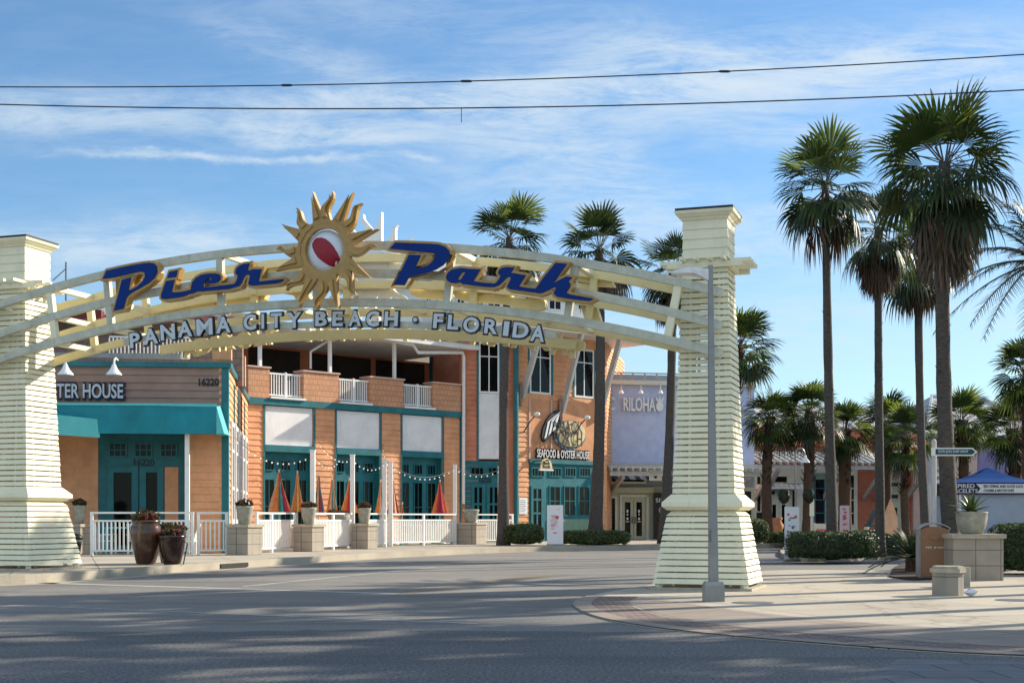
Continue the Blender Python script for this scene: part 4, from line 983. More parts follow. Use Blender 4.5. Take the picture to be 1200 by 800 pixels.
mb = WK.mb(); c = ((r[0]+r[1])/2, (r[2]+r[3])/2-.08); mb.prism([(c[0]+.11*math.cos(2*math.pi*i/14), c[1]+.16*math.sin(2*math.pi*i/14)) for i in range(14)], 1.531, 1.54)
for k in (-1, 0, 1): mb.prism([(c[0]-.05+k*.05, c[1]+.14), (c[0]+.05+k*.05, c[1]+.14), (c[0]+k*.15, c[1]+.34)], 1.531, 1.542+.002*k)
mb.build('pineapple_mark', 'ink', hs)
for x in (760, 776): a = WK.S(x, 1.5); wbox(WK, 'hanger', 'black', (a-.03, a+.03, r[2], zp+.1), 1.48, 1.52, hs)

# ================================================================== RED BRICK SHOPS, far right
br = thing('brick_shops', 'red brick shop row with grey pergola and orange tile roof behind the palms', 'shop row', (25, 88, SW))
WR = Wall((866, 86), (1128, 90)); zp = WR.Z(990, 545, 2.6)
wbox(WR, 'wall', 'brick', (WR.S(866), WR.S(1128), SW, WR.Z(990, 519)), -.5, 0, br)
pergola(WR, br, 868, 1090, zp, 2.6, .8, .45, [(884, 2.6), (892, 2.4), (965, 2.7), (1012, 2.7), (1026, 2.6), (1062, 2.7)])
mb = WR.mb(); a, b = WR.S(860), WR.S(1092); z0 = WR.Z(990, 524)
n = 60
for i in range(n):
    q0, q1 = a+(b-a)*i/n, a+(b-a)*(i+1)/n; qm = (q0+q1)/2
    mb.add([(q0, z0, .4), (qm, z0+.10, .4), (q1, z0, .4), (q0, z0+1.35, -2.2), (qm, z0+1.45, -2.2), (q1, z0+1.35, -2.2)], [(0, 1, 4, 3), (1, 2, 5, 4)])
mb.build('tile_roof', 'tile_roof', br)
wbox(WR, 'parapet', 'pale_trim', (WR.S(905), WR.S(940), z0+.75, z0+1.6), -2.0, -1.0, br)
mb = WR.mb()
for i in range(12): q = WR.S(905)+(WR.S(940)-WR.S(905))*(i+.5)/12; mb.box(q-.04, q+.04, z0+.85, z0+1.3, -.99, -.96)
mb.build('parapet_slot', 'dark', br)
# white storefront with stepped transoms
wbox(WR, 'shop_front', 'pale_trim', (WR.S(883), WR.S(942), SW, WR.Z(912, 546)), .003, .12, br)
for x0, y0, x1, y1, c in ((902, 557, 922, 566, 1), (885, 556, 891, 600, 1), (902, 574, 908, 580, 1), (910, 574, 921, 580, 1), (926, 573, 933, 620, 1), (884, 573, 894, 622, 1)):
    window(WR, br, WR.rect(x0, y0, x1, y1), .12, .06, c, (), 'pale_trim')
for x0, x1 in ((901, 911), (912, 922)): window(WR, br, (WR.S(x0), WR.S(x1), SW+.03, WR.Z(912, 588)), .12, .16, 1, (), 'pale_trim', name='door')
mb = WR.mb(); mb.box(WR.S(884), WR.S(930), WR.Z(905, 573), WR.Z(905, 570.5), .13, 1.3)
for i in range(8): q = WR.S(886)+(WR.S(928)-WR.S(886))*i/7; mb.box(q-.06, q+.06, WR.Z(905, 570.4), WR.Z(905, 567.5), .13, 1.4)
mb.build('door_trellis', 'white', br)
wbox(WR, 'shop_front', 'pale_trim', (WR.S(951), WR.S(1004), SW, WR.Z(978, 549)), .003, .10, br)
for x0, x1 in ((953, 966), (968, 978), (983, 1001)): window(WR, br, (WR.S(x0), WR.S(x1), SW+.7, WR.Z(978, 555)), .10, .09, 1, (.25, .5, .72), 'teal' if x0 < 970 else 'pale_trim')
wbox(WR, 'window_blind', 'green_pale', WR.rect(954, 554, 965.5, 561.5), .151, .17, br)
wbox(WR, 'shop_front', 'cream_sage', (WR.S(1040), WR.S(1056), SW, WR.Z(1048, 556)), .003, .14, br)
for y0, y1 in ((564, 571), (578, 585)): window(WR, br, WR.rect(1041.5, y0, 1052, y1), .14, .07, 1, (), 'cream_sage')
window(WR, br, (WR.S(1041), WR.S(1052), SW+.03, WR.Z(1048, 592)), .14, .14, 1, (), 'cream_sage', name='door')
wbox(WR, 'pilaster', 'pinkish', (WR.S(1068), WR.S(1076), SW, WR.Z(1070, 549)), .003, .25, br); wbox(WR, 'pilaster', 'white', (WR.S(1076), WR.S(1081), SW, WR.Z(1078, 551)), .003, .3, br)
mb = WR.mb(); r = WR.rect(1047, 528, 1058, 533, 2.7); mb.box(*r, 2.72, 2.80); o = tag(mb.build('shop_sign', 'white'), 'small white sign with red edge on the far pergola', 'sign')
mb = WR.mb(); mb.box(r[0]-.08, r[1]+.08, r[2]-.08, r[3]+.08, 2.62, 2.715); mb.build('border', 'roof_red', o)

wb = thing('white_shop', 'white shop front with dark windows seen between the two rightmost trunks', 'shop', (26, 84, SW))
WW = Wall((1090, 82), (1121, 82.5)); wbox(WW, 'wall', 'white', (0, WW.L, SW, WW.Z(1104, 569)), -.4, 0, wb); wbox(WW, 'upper_wall', 'pergola', (0, WW.L, WW.Z(1104, 569), WW.Z(1104, 532)), -.6, -.2, wb)
for x0, y0, x1, y1 in ((1096, 578, 1104, 584.5), (1106, 578, 1116, 584.5), (1096, 594, 1104, 625), (1106, 594, 1116, 625)): window(WW, wb, WW.rect(x0, y0, x1, y1), .0, .1, 1, (), 'white')
mb = WW.mb()
for k in range(4): mb.box(WW.S(1096+2*k), WW.S(1102+2*k), WW.Z(1100, 566-8*k), WW.Z(1100, 562-8*k), -.19, -.05)
mb.build('white_slats', 'white', wb)
pb = thing('pale_shop', 'pale pink wall adjoining a lavender wall behind the blue tent', 'shop', (30, 76, SW))
WP = Wall((1119, 76), (1145, 76.3)); wbox(WP, 'wall', 'pinkish', (0, WP.L, SW, WP.Z(1130, 512)), -.6, 0, pb); wbox(WP, 'recess', 'cream_sage', WP.rect(1126, 543, 1133, 620), .003, .02, pb)
WV = Wall((1145, 77), (1290, 78)); wbox(WV, 'side_wall', 'lavender', (0, WV.L, SW, WV.Z(1165, 517)), -.6, 0, pb)
wbox(WV, 'panel', 'pale_trim', WV.rect(1193, 522, 1230, 545), .003, .1, pb)

bigr = thing('far_hall', 'long grey metal-roofed hall far behind the brick shops', 'building', (45, 138, 0))
WG = Wall((900, 128), (1260, 140)); zw = WG.Z(1050, 505); wbox(WG, 'wall', 'pergola', (0, WG.L, 0, zw), -12, 0, bigr)
mb = WG.mb(); L = WG.L; z1, z2 = WG.Z(1000, 487), WG.Z(1000, 468)
mb.add([(-1, zw-.2, 1), (L*.62, zw-.2, 1), (L*.62, z2, -7), (-1, z2, -7)], [(0, 1, 2, 3)]); mb.add([(-1, z2, -7), (L*.62, z2, -7), (L*.62, zw, -14), (-1, zw, -14)], [(0, 1, 2, 3)])
mb.build('metal_roof', 'roof_grey', bigr)
mb = WG.mb(); c = WG.S(1145); z3 = WG.Z(1140, 462); w_ = 7.5
mb.add([(c-w_, zw-.3, 2), (c+w_, zw-.3, 2), (c+w_*.42, z3, -3), (c-w_*.42, z3, -3), (c-w_, zw-.3, -12), (c+w_, zw-.3, -12)], [(0, 1, 2, 3), (1, 5, 2), (0, 3, 4), (3, 2, 5, 4)]); mb.build('hip_roof', 'roof_grey', bigr)
mb = WG.mb()
for k in range(14): q = c-w_+2*w_*k/13; mb.box(q-.08, q+.08, zw-.5, zw-.2, 1.9, 2.2)
for k in range(11): q = -1+L*.6*k/10; mb.beam(WG.pt(q, zw-.1, 1.05), WG.pt(q, z2+.1, -6.9), .16, .12)
for a, b in (((c-w_, zw-.2, 2.03), (c-w_*.42, z3+.1, -3)), ((c+w_, zw-.2, 2.03), (c+w_*.42, z3+.1, -3)), ((c-w_*.42, z3+.08, -3), (c+w_*.42, z3+.08, -3))): mb.beam(WG.pt(*a), WG.pt(*b), .25, .2)
mb.build('roof_trim', 'white', bigr)
# ================================================================== PALMS
def fan_leaf(mb, o, d, pet, R, nseg, spread, droop, mi, rn, sag=.0, pmi=1, curl=.15):
    d = d.normalized(); side = d.cross(UPZ)
    if side.length < .05: side = Vector((rn.uniform(-1, 1), rn.uniform(-1, 1), 0))
    side.normalize(); up = side.cross(d).normalized()
    tw = rn.uniform(-.5, .5); side, up = side*math.cos(tw)+up*math.sin(tw), up*math.cos(tw)-side*math.sin(tw)
    hub = o+d*pet+Vector((0, 0, -sag*pet)); midp = (o+hub)/2+Vector((0, 0, .10*pet*sag*2))
    vs = []; w = .022
    for q in (o, midp, hub): vs += [q-side*w, q+side*w, q+up*w]
    mb.add(vs, [(0, 1, 4, 3), (1, 2, 5, 4), (2, 0, 3, 5), (3, 4, 7, 6), (4, 5, 8, 7), (5, 3, 6, 8)], pmi, True)
    half = spread/nseg; d2 = (d+Vector((0, 0, -sag*1.2))).normalized(); up2 = side.cross(d2).normalized()
    for i in range(nseg):
        th = -spread+2*spread*(i+.5)/nseg
        sd = d2*math.cos(th)+side*math.sin(th); wd = side*math.cos(th)-d2*math.sin(th)
        L = R*(.70+.30*math.cos(th*.85))*rn.uniform(.88, 1.08); dr = droop*rn.uniform(.7, 1.35); fz = up2*(.035 if i % 2 else -.01)*R
        pts = []
        for r, wf in ((.05, .05), (.50, .50), (.70, .36), (.87, .17), (1.0, .02)):
            q = hub+sd*(r*L)-up2*(curl*L*r*r*(1.2-.5*math.cos(th)))+fz*r
            t = max(0, r-.42)/.58
            q = q-sd*(dr*L*.22*t*t)+Vector((0, 0, -dr*L*.62*t*t))
            ww = wd*(wf*L*math.tan(half)*1.08)
            pts += [q-ww, q+ww]
        mb.add(pts, [(2*k, 2*k+1, 2*k+3, 2*k+2) for k in range(4)], mi, True)
def palm(base, top, r0, r1, label, seed, R=1.15, pet=.85, n=34, dead=22, skirt=.0, lean=.15, group=None, kind='fan', bulge=1.25, name='fan_palm', nseg=20, deadlong=1.0):
    rn = random.Random(seed); base, top = Vector(base), Vector(top)
    t = thing(name, label, 'palm tree', base, group)
    mb = MB(); k = 26; pts, rs = [], []; ln = Vector((rn.uniform(-1, 1), rn.uniform(-1, 1), 0))*lean
    for i in range(k+1):
        u = i/k; p = base.lerp(top, u)+ln*math.sin(u*math.pi)
        f = r0+(r1-r0)*u+r0*(bulge-1)*math.exp(-u*9)
        pts.append(p); rs.append(f*rn.uniform(.95, 1.05))
    mb.tube(pts, rs, 12); 
    if kind == 'sabal':
        for i in range(70):
            u = rn.uniform(.45, .98); a = rn.uniform(0, 6.28); p = base.lerp(top, u)+ln*math.sin(u*math.pi); o = Vector((math.cos(a), math.sin(a), 0)); s = Vector((-o.y, o.x, 0))
            q = p+o*r1*.8; e = p+o*(r1+.16)+Vector((0, 0, .30))+s*rn.uniform(-.15, .15)
            mb.add([q-s*.07, q+s*.07, e-s*.02, e+s*.02, q+Vector((0, 0, -.06))], [(0, 1, 3, 2), (0, 2, 4), (1, 4, 3)], 0, True)
    else:
        for i in range(26):
            u = rn.uniform(.1, .97); a = rn.uniform(0, 6.28); p = base.lerp(top, u)+ln*math.sin(u*math.pi); o = Vector((math.cos(a), math.sin(a), 0)); s = Vector((-o.y, o.x, 0)); rr = r0+(r1-r0)*u
            q = p+o*rr*.9; mb.add([q-s*.06, q+s*.06, q+o*.06+Vector((0, 0, .10))], [(0, 1, 2)], 0, True)
    mb.build('trunk', 'trunk_brown' if kind == 'sabal' else 'trunk', t, smooth=True)
    mb = MB(); ga = 2.39996
    for i in range(n):
        u = (i+.5)/n; a = i*ga+rn.uniform(-.3, .3)
        if kind == 'sabal': el = 85-128*u**.9
        else: el = 80-118*u**.85
        el = rad(el+rn.uniform(-17, 17)); d = Vector((math.cos(a)*math.cos(el), math.sin(a)*math.cos(el), math.sin(el)))
        o = top+Vector((math.cos(a)*.10, math.sin(a)*.10, .12-.45*u))
        mi = 2 if (u < .25 or kind == 'sabal') and rn.random() < .5 else (3 if rn.random() < .3+.3*u else 0)
        if kind == 'sabal': fan_leaf(mb, o, d, pet*rn.uniform(.75, 1.1), R*rn.uniform(.85, 1.1), nseg, rad(82), .16+.20*u, mi, rn, .03+.08*u, curl=.16)
        else: fan_leaf(mb, o, d, pet*rn.uniform(.6, 1.25), R*rn.uniform(.68, 1.12), nseg, rad(98-50*max(0, .5-u)), .16+.75*u*u, mi, rn, .02+.13*u, curl=.05)
    if kind != 'sabal':
        for i in range(4):                                    # thin bare stalks standing out of the crown
            a = rn.uniform(0, 6.28); el = rad(rn.uniform(25, 70)); d = Vector((math.cos(a)*math.cos(el), math.sin(a)*math.cos(el), math.sin(el))); pr = top; pl = [top+d*.3*j+Vector((0, 0, -.05*j*j*.5)) for j in range(8)]
            mb.tube(pl, [.018-.0018*j for j in range(8)], 4, 1)
    mb.build('crown', ['frond', 'frond_grey', 'frond_young', 'frond_dark'], t)
    if dead:
        mb = MB()
        for i in range(dead):
            u = (i+.5)/dead; a = i*ga*1.3+rn.uniform(-.4, .4); el = rad(-38-42*u+rn.uniform(-12, 12)); d = Vector((math.cos(a)*math.cos(el), math.sin(a)*math.cos(el), math.sin(el)))
            o = top+Vector((math.cos(a)*r1*.9, math.sin(a)*r1*.9, -.35-.35*u))
            fan_leaf(mb, o, d, pet*rn.uniform(.5, .95), R*rn.uniform(.6, .95)*deadlong, max(10, nseg-6), rad(70), .9, rn.choice((0, 0, 1, 2)), rn, .25, 1)
        if skirt:
            for i in range(int(60*skirt)):
                a = rn.uniform(0, 6.28); z = rn.uniform(0, skirt); o = top+Vector((math.cos(a)*r1*.95, math.sin(a)*r1*.95, -.5-z)); el = rad(rn.uniform(-80, -62)); d = Vector((math.cos(a)*math.cos(el), math.sin(a)*math.cos(el), math.sin(el)))
                fan_leaf(mb, o, d, .45, R*.8, 10, rad(50), .5, rn.choice((0, 0, 1)), rn, .1, 1)
        mb.build('dead_fronds', ['frond_dead', 'frond_grey', 'frond_dark'], t)
    return t
def at(px, py, D): return P(px, py, D)
def palm_px(bx, D, tx, ty, w0, w1, label, seed, z0=.1, **k):
    b = P(bx, 600, D); b.z = z0; tp = P(tx, ty, D)
    return palm(b, tp, w0/2/F*D, w1/2/F*D, label, seed, **k)
g1 = 'tall fan palms on the hedge island'
palm_px(976, 43, 967, 216, 12.5, 8.5, 'tall fan palm with straight trunk rising from the dark clipped hedge', 11, R=1.35, pet=.78, n=30, dead=12, skirt=.0, group=g1)
palm_px(1032, 46, 1029, 266, 11, 8, 'slender rough-trunked fan palm with brown drooping crown between two taller palms', 12, R=1.1, pet=.7, n=24, dead=20, skirt=.5, group=g1)
palm_px(1086, 52, 1076, 300, 10, 8.5, 'thin-trunked fan palm standing behind the thick-trunked one', 13, R=1.2, pet=.8, n=26, dead=12, skirt=.3, group=g1)
palm_px(1117, 34, 1107, 190, 20.5, 13, 'tallest and thickest fan palm, with long grey dead skirt, behind the brown bin', 14, R=1.42, pet=.82, n=32, dead=16, skirt=1.0, group=g1, nseg=24, bulge=1.1)
g2 = 'fan palms along the restaurant pavement'
palm_px(590, 61, 597, 278, 12, 8.5, 'fan palm above the left part of the blue word Park, trunk by the clipped bush', 21, z0=SW, R=1.4, pet=.95, n=28, dead=9, skirt=.3, group=g2, bulge=1.5)
palm_px(697, 62.5, 702, 292, 14, 9.5, 'fan palm above the right end of the blue lettering, trunk before the shop windows', 22, z0=SW, R=1.45, pet=1.0, n=28, dead=14, skirt=.4, group=g2, bulge=1.5)
palm_px(778, 64, 788, 318, 12, 9, 'fan palm leaning close behind the right-hand gateway pylon', 23, z0=SW, R=1.35, pet=.9, n=26, dead=14, skirt=.5, group=g2, bulge=1.4)
g3 = 'cabbage palms in front of the brick shops'
kw = dict(kind='sabal', name='cabbage_palm', dead=4, lean=.2, group=g3, nseg=18)
palm_px(862, 50, 866, 405, 12, 12, 'cabbage palm crown peeping out right of the right-hand pylon', 31, R=1.0, pet=.7, n=38, **kw)
palm_px(901, 66, 903, 488, 11, 11, 'cabbage palm nearest the pylon in front of the white storefront', 32, z0=SW, R=1.1, pet=.7, n=42, **kw)
palm_px(946, 66, 949, 482, 12, 12, 'cabbage palm behind the crook lamp', 33, z0=SW, R=1.1, pet=.7, n=42, **kw)
palm_px(990, 68, 990, 503, 15, 14, 'cabbage palm with rough booted trunk just right of the tall hedge palm', 34, z0=SW, R=1.05, pet=.7, n=42, **kw)
palm_px(1040, 70, 1040, 492, 9, 9, 'cabbage palm in front of the bare brick wall', 35, z0=SW, R=1.15, pet=.75, n=42, **kw)
palm_px(1063, 60, 1063, 512, 9, 9, 'low yellow-green cabbage palm beside the cream doorway', 36, z0=SW, R=1.0, pet=.65, n=40, **kw)
palm_px(1128, 66, 1126, 492, 12, 12, 'cabbage palm behind the thickest palm trunk', 37, z0=SW, R=1.2, pet=.75, n=42, **kw)
palm_px(1190, 62, 1187, 502, 15, 15, 'cabbage palm above the blue tent roof at the right edge', 38, z0=SW, R=1.15, pet=.7, n=42, **kw)
palm_px(1207, 52, 1205, 432, 11, 11, 'cabbage palm cut by the right edge of the photo', 39, R=1.1, pet=.6, n=36, **kw)
def date_palm(base, top, label, seed, n=30, L=2.9):
    rn = random.Random(seed); t = thing('date_palm', label, 'palm tree', base); mb = MB(); base, top = Vector(base), Vector(top)
    mb.tube([base.lerp(top, i/10) for i in range(11)], [.30*rn.uniform(.94, 1.06) for i in range(11)], 12); mb.build('trunk', 'trunk_brown', t, smooth=True)
    mb = MB()
    for i in range(n):
        u = (i+.5)/n; a = i*2.39996; el = rad(78-92*u); d = Vector((math.cos(a)*math.cos(el), math.sin(a)*math.cos(el), math.sin(el))); hz = Vector((math.cos(a), math.sin(a), 0)); side = Vector((-math.sin(a), math.cos(a), 0))
        pts = []; K = 22
        for k in range(K+1): r = k/K; pts.append(top+d*(L*r)+Vector((0, 0, -(.55+.5*u)*L*.55*r*r)))
        mb.tube(pts, [.035*(1-r/K)+.006 for r in range(K+1)], 4, 1)
        for k in range(3, K+1):
            p = pts[k]; tg = (pts[k]-pts[k-1]).normalized(); ll = (.55 if k < K-4 else .38)*rn.uniform(.85, 1.1)*math.sin(math.pi*min(.95, .15+.8*k/K))**.5
            for sg in (-1, 1):
                for jj in (0, .5):
                    pp = p-tg*jj*L/K; dd = (tg*.75+side*sg*.8+side.cross(tg)*.25*rn.uniform(-1, 1)).normalized(); e = pp+dd*ll+Vector((0, 0, -.10)); wv = tg*.022
                    mb.add([pp-wv, pp+wv, e], [(0, 1, 2)], 0, True)
    mb.build('crown', ['frond_dark', 'frond_grey'], t); return t
date_palm(P(1236, 600, 38)*1+Vector((0, 0, -.1-P(1236, 600, 38).z+.1)), P(1222, 308, 38), 'feathery date palm reaching in from the right edge beside the thickest palm', 41, 34, 2.9)

# palms further right along the street (their shade falls over the junction)
gs = 'street palms out of view to the right'
# each crown's shade lands about twice its height away from the trunk
proto = None
for i, (tx, ty, h) in enumerate([(-6.2, 16.0, 12.0), (-2.8, 15.2, 12.6), (.4, 14.4, 11.8), (3.2, 13.6, 12.4), (-1.6, 12.2, 12.2), (1.8, 11.4, 13.0), (5.4, 12.2, 12.0), (-3, 20.6, 12.8), (-7.4, 22, 15.2)]):
    x, y = tx+.87*1.96*h, ty+.493*1.96*h
    if proto is None: proto = palm((x, y, .02), (x-.1, y-.1, h), .24, .17, 'street palm standing out of view beyond the right edge', 51, R=1.6, pet=1.1, n=19, dead=7, nseg=12, group=gs); h0 = h
    else: copy_tree(proto, loc=(x, y, .02), rotz=i*1.1, scale=h/h0)

# ================================================================== HEDGES AND SHRUBS
def hedge(c, size, label, seed, z0=.15, leaf=.075, dens=330, mats=('hedge_leaf', 'hedge_lit', 'frond_dark'), p=4.0, group=None, rot=0.0, name='hedge', top_jit=.06):
    rn = random.Random(seed); a, b, h = size[0]/2, size[1]/2, size[2]; c = Vector((c[0], c[1], z0)); ca, sa = math.cos(rot), math.sin(rot)
    t = thing(name, label, 'hedge' if name == 'hedge' else 'shrub', c, group)
    def sp(th, ph):
        ct, st, cp, s_ = math.cos(th), math.sin(th), math.cos(ph), math.sin(ph); f = lambda v: math.copysign(abs(v)**(2/p), v)
        return Vector((a*f(ct)*f(cp), b*f(st)*f(cp), h*.5+h*.5*f(s_)))
    def loc(v): return c+Vector((v.x*ca-v.y*sa, v.x*sa+v.y*ca, v.z))
    mb = MB(); n, m = 28, 12; vs = []
    for i in range(m+1):
        for j in range(n):
            v = sp(2*math.pi*j/n, -math.pi/2+math.pi*i/m); v = Vector((v.x*.92, v.y*.92, h*.5+(v.z-h*.5)*.94)); vs.append(loc(v))
    fs = [(i*n+j, i*n+(j+1) % n, (i+1)*n+(j+1) % n, (i+1)*n+j) for i in range(m) for j in range(n)]
    mb.add(vs, fs, 0, True); mb.build('inner_foliage', 'frond_dark', t)
    mb = MB(); area = 2*(size[0]+size[1])*h+size[0]*size[1]; N = int(area*dens)
    for i in range(N):
        # even sampling over a box projected to the rounded shape
        fpick = rn.random()*area
        if fpick < size[0]*size[1]: v = Vector((rn.uniform(-a, a), rn.uniform(-b, b), h))
        else:
            q = rn.random()*2*(size[0]+size[1]); z = rn.uniform(0, h)
            if q < 2*size[0]: v = Vector((rn.uniform(-a, a), b if q < size[0] else -b, z))
            else: v = Vector((a if q < 2*size[0]+size[1] else -a, rn.uniform(-b, b), z))
        x, y, zz = v.x/a, v.y/b, (v.z-h*.5)/(h*.5); l = (abs(x)**p+abs(y)**p+abs(zz)**p)**(1/p); k = 1/l*rn.uniform(.90, 1.0+top_jit)
        v = Vector((v.x*k, v.y*k, h*.5+(v.z-h*.5)*k)); 
        nrm = Vector((x/a, y/b, zz/h)).normalized(); dd = (nrm+Vector((rn.uniform(-1, 1), rn.uniform(-1, 1), rn.uniform(-.6, 1)))*.9).normalized()
        s_ = dd.orthogonal().normalized(); s_ = (Matrix.Rotation(rn.uniform(0, 6.28), 3, dd) @ s_); w_ = dd.cross(s_); L = leaf*rn.uniform(.7, 1.3)
        p0 = loc(v); mb.add([p0-s_*L*.5, p0+w_*L*.28+dd*L*.12, p0+s_*L*.5, p0-w_*L*.28+dd*L*.12], [(0, 1, 2, 3)], 0 if rn.random() < .62 else (1 if rn.random() < .6 else 2), True)
    mb.build('foliage', list(mats), t); return t
def hed_px(x0, x1, yt, D, depth, label, seed, z0=.15, **k):
    c = P((x0+x1)/2, 600, D); return hedge((c.x, c.y+depth/2-.2), ((x1-x0)/F*D, depth, H-(yt-HY)/F*D-z0), label, seed, z0, **k)
hed_px(589, 637, 613.5, 60.5, 1.6, 'rounded green clipped bush left of the white banner by the restaurant door', 1, z0=SW, p=2.8, leaf=.11, dens=240, name='shrub', mats=('hedge_lit', 'hedge_lit', 'hedge_leaf'))
hed_px(656, 738, 621.5, 61, 1.3, 'long low clipped hedge with sunlit leaves right of the white banner', 2, z0=SW, leaf=.12, dens=230, mats=('hedge_lit', 'hedge_lit', 'hedge_leaf'))
hed_px(932, 1031, 623.5, 41.8, 2.2, 'large dark clipped hedge around the tall palm', 3, z0=.13, leaf=.09, dens=300, p=5)
hed_px(1026, 1072, 626.5, 47, 1.4, 'low mid-green hedge right of the large dark hedge', 4, z0=.13, leaf=.10, dens=260, mats=('hedge_leaf', 'hedge_lit', 'hedge_leaf'))
hed_px(873, 903, 608, 62, 1.6, 'round yellow-green bush right of the pylon', 5, z0=SW, leaf=.12, dens=230, p=2.4, name='shrub', mats=('hedge_lit', 'hedge_lit', 'hedge_leaf'))
hed_px(904, 938, 623, 64, 1.2, 'low sunlit hedge behind the printed white banner', 6, z0=SW, leaf=.12, dens=230, mats=('hedge_lit', 'hedge_leaf', 'hedge_lit'))
hed_px(1000, 1040, 621, 60, 1.2, 'low sunlit hedge behind the large dark hedge', 7, z0=SW, leaf=.12, dens=230, mats=('hedge_lit', 'hedge_leaf', 'hedge_lit'))
hed_px(1172, 1330, 614, 33.5, 1.5, 'tall dark hedge behind the stone planter at the right edge', 8, z0=.04, leaf=.09, dens=300, p=5)
hed_px(1068, 1088, 634, 36.5, .7, 'small variegated shrub with pale leaves left of the brown bin', 9, z0=.05, leaf=.10, dens=220, p=2.2, name='shrub', mats=('hedge_lit', 'agave', 'hedge_leaf'))
def spiky(base, n, L, w, label, seed, mats, cat, name, el0=80, el1=5, droop=.3, thick=.02):
    rn = random.Random(seed); t = thing(name, label, cat, base); mb = MB(); base = Vector(base)
    for i in range(n):
        u = (i+.5)/n; a = i*2.39996; el = rad(el0+(el1-el0)*u+rn.uniform(-6, 6)); d = Vector((math.cos(a)*math.cos(el), math.sin(a)*math.cos(el), math.sin(el))); s = Vector((-math.sin(a), math.cos(a), 0)); l = L*rn.uniform(.75, 1.1); vs = []
        for r, k in ((0, .7), (.25, 1), (.55, .85), (.8, .5), (1, .03)):
            q = base+d*l*r+Vector((0, 0, -droop*l*r*r+ .03)); up = s.cross(d); vs += [q-s*w*k, q-up*thick*k, q+s*w*k]
        fs = []
        for k in range(4): b = 3*k; fs += [(b, b+1, b+4, b+3), (b+1, b+2, b+5, b+4), (b+2, b, b+3, b+5)]
        mb.add(vs, fs, 0 if rn.random() < .7 else 1, True)
    mb.build('leaves', list(mats), t); return t
def sago(base, label, seed, n=34, L=1.15):
    rn = random.Random(seed); t = thing('sago_palm', label, 'sago palm', base); base = Vector(base); mb = MB()
    mb.tube([base, base+Vector((0, 0, .35))], [.16, .14], 10); mb.build('trunk', 'trunk_brown', t); mb = MB(); top = base+Vector((0, 0, .33))
    for i in range(n):
        u = (i+.5)/n; a = i*2.39996; el = rad(75-75*u); d = Vector((math.cos(a)*math.cos(el), math.sin(a)*math.cos(el), math.sin(el))); side = Vector((-math.sin(a), math.cos(a), 0)); K = 16
        pts = [top+d*(L*k/K)+Vector((0, 0, -.35*L*(k/K)**2)) for k in range(K+1)]; mb.tube(pts, .012, 4, 0)
        for k in range(3, K+1):
            tg = (pts[k]-pts[k-1]).normalized()
            for sg in (-1, 1):
                for j in (0, .5): p = pts[k]-tg*j*L/K; e = p+(tg*.5+side*sg*.9).normalized()*.20*math.sin(math.pi*min(.97, .2+.75*k/K))+Vector((0, 0, .04)); mb.add([p-tg*.012, p+tg*.012, e], [(0, 1, 2)], 0, True)
    mb.build('crown', 'frond_dark', t)
sago(P(1068, 600, 34.5)+Vector((0, 0, .05-P(1068, 600, 34.5).z)), 'dark spiky sago palm in the mulch bed left of the brown bin', 3, 40, 1.25)
sago(P(1160, 600, 34.5)+Vector((0, 0, .05-P(1160, 600, 34.5).z)), 'dark sago palm mostly hidden behind the stone planter', 4, 30, 1.0)

# ================================================================== PATIO IN FRONT OF THE RESTAURANT
def pot(c, prof, m, label, cat, flowers, seed, group=None, name='flower_pot', fr=.3, fh=.22, fm=('petal_red', 'hedge_leaf', 'petal_pink'), nfl=160):
    t = thing(name, label, cat, c, group); c = Vector(c)
    mb = MB(); mb.lathe(c, prof, 28); mb.build('pot', m, t, smooth=True)
    rt, zt = prof[-1][0], prof[-1][1]; mb = MB(); mb.lathe(c+Vector((0, 0, zt-.0)), [(rt*.99, .0), (.02, .03)], 20); mb.build('soil', 'soil', t)
    if flowers:
        rn = random.Random(seed); mb = MB()
        for i in range(nfl):
            a = rn.uniform(0, 6.28); r = fr*math.sqrt(rn.random()); z = zt+fh*(1-.55*(r/fr)**2)*rn.uniform(.1, 1); p = c+Vector((r*math.cos(a), r*math.sin(a), z)); dd = Vector((rn.uniform(-1, 1), rn.uniform(-1, 1), rn.uniform(-.2, 1))).normalized(); s = dd.orthogonal().normalized(); w = dd.cross(s); L = rn.uniform(.05, .10)
            mb.add([p-s*L, p-w*L*.6, p+s*L, p+w*L*.6], [(0, 1, 2, 3)], rn.choice((0, 1, 1, 1, 1, 2)), True)
        mb.build('flowers', list(fm), t)
    return t
gp = 'stone piers along the patio edge'; gq = 'grey flower pots on the stone piers'
def pier(x0, x1, yt, yb, label, plabel, seed, z0=SW, flowers=True, wd=None):
    D = (H-z0)*F/(yb-HY); w = (x1-x0)/F*D*.80; c = P((x0+x1)/2, 600, D+w*.5); ang = rad(-24)
    top = H-(yt-HY)/F*D; t = thing('stone_pier', label, 'pier', (c.x, c.y, z0), gp)
    def fn(a, b, z): return Vector((c.x+a*math.cos(ang)-b*math.sin(ang), c.y+a*math.sin(ang)+b*math.cos(ang), z))
    mb = MB(fn); q = w*.5; mb.box(-q, q, -q, q, z0, top-.10); mb.build('body', 'block', t)
    mb = MB(fn); q = w*.5+.05; mb.box(-q, q, -q, q, top-.098, top); mb.build('cap', 'stone_cap', t)
    r = .31*(w/.95); pot((c.x, c.y, top), [(r*.62, 0), (r*.70, .04), (r*.95, .30), (r*1.02, .50), (r*1.10, .53), (r*1.10, .60), (r*1.0, .61)], 'pot_grey', plabel, 'flower pot', flowers, seed, gq, fr=r*1.05)
pier(79, 107, 613.5, 650, 'stone pier behind the left-hand pylon', 'grey pot on the pier behind the left-hand pylon', 1)
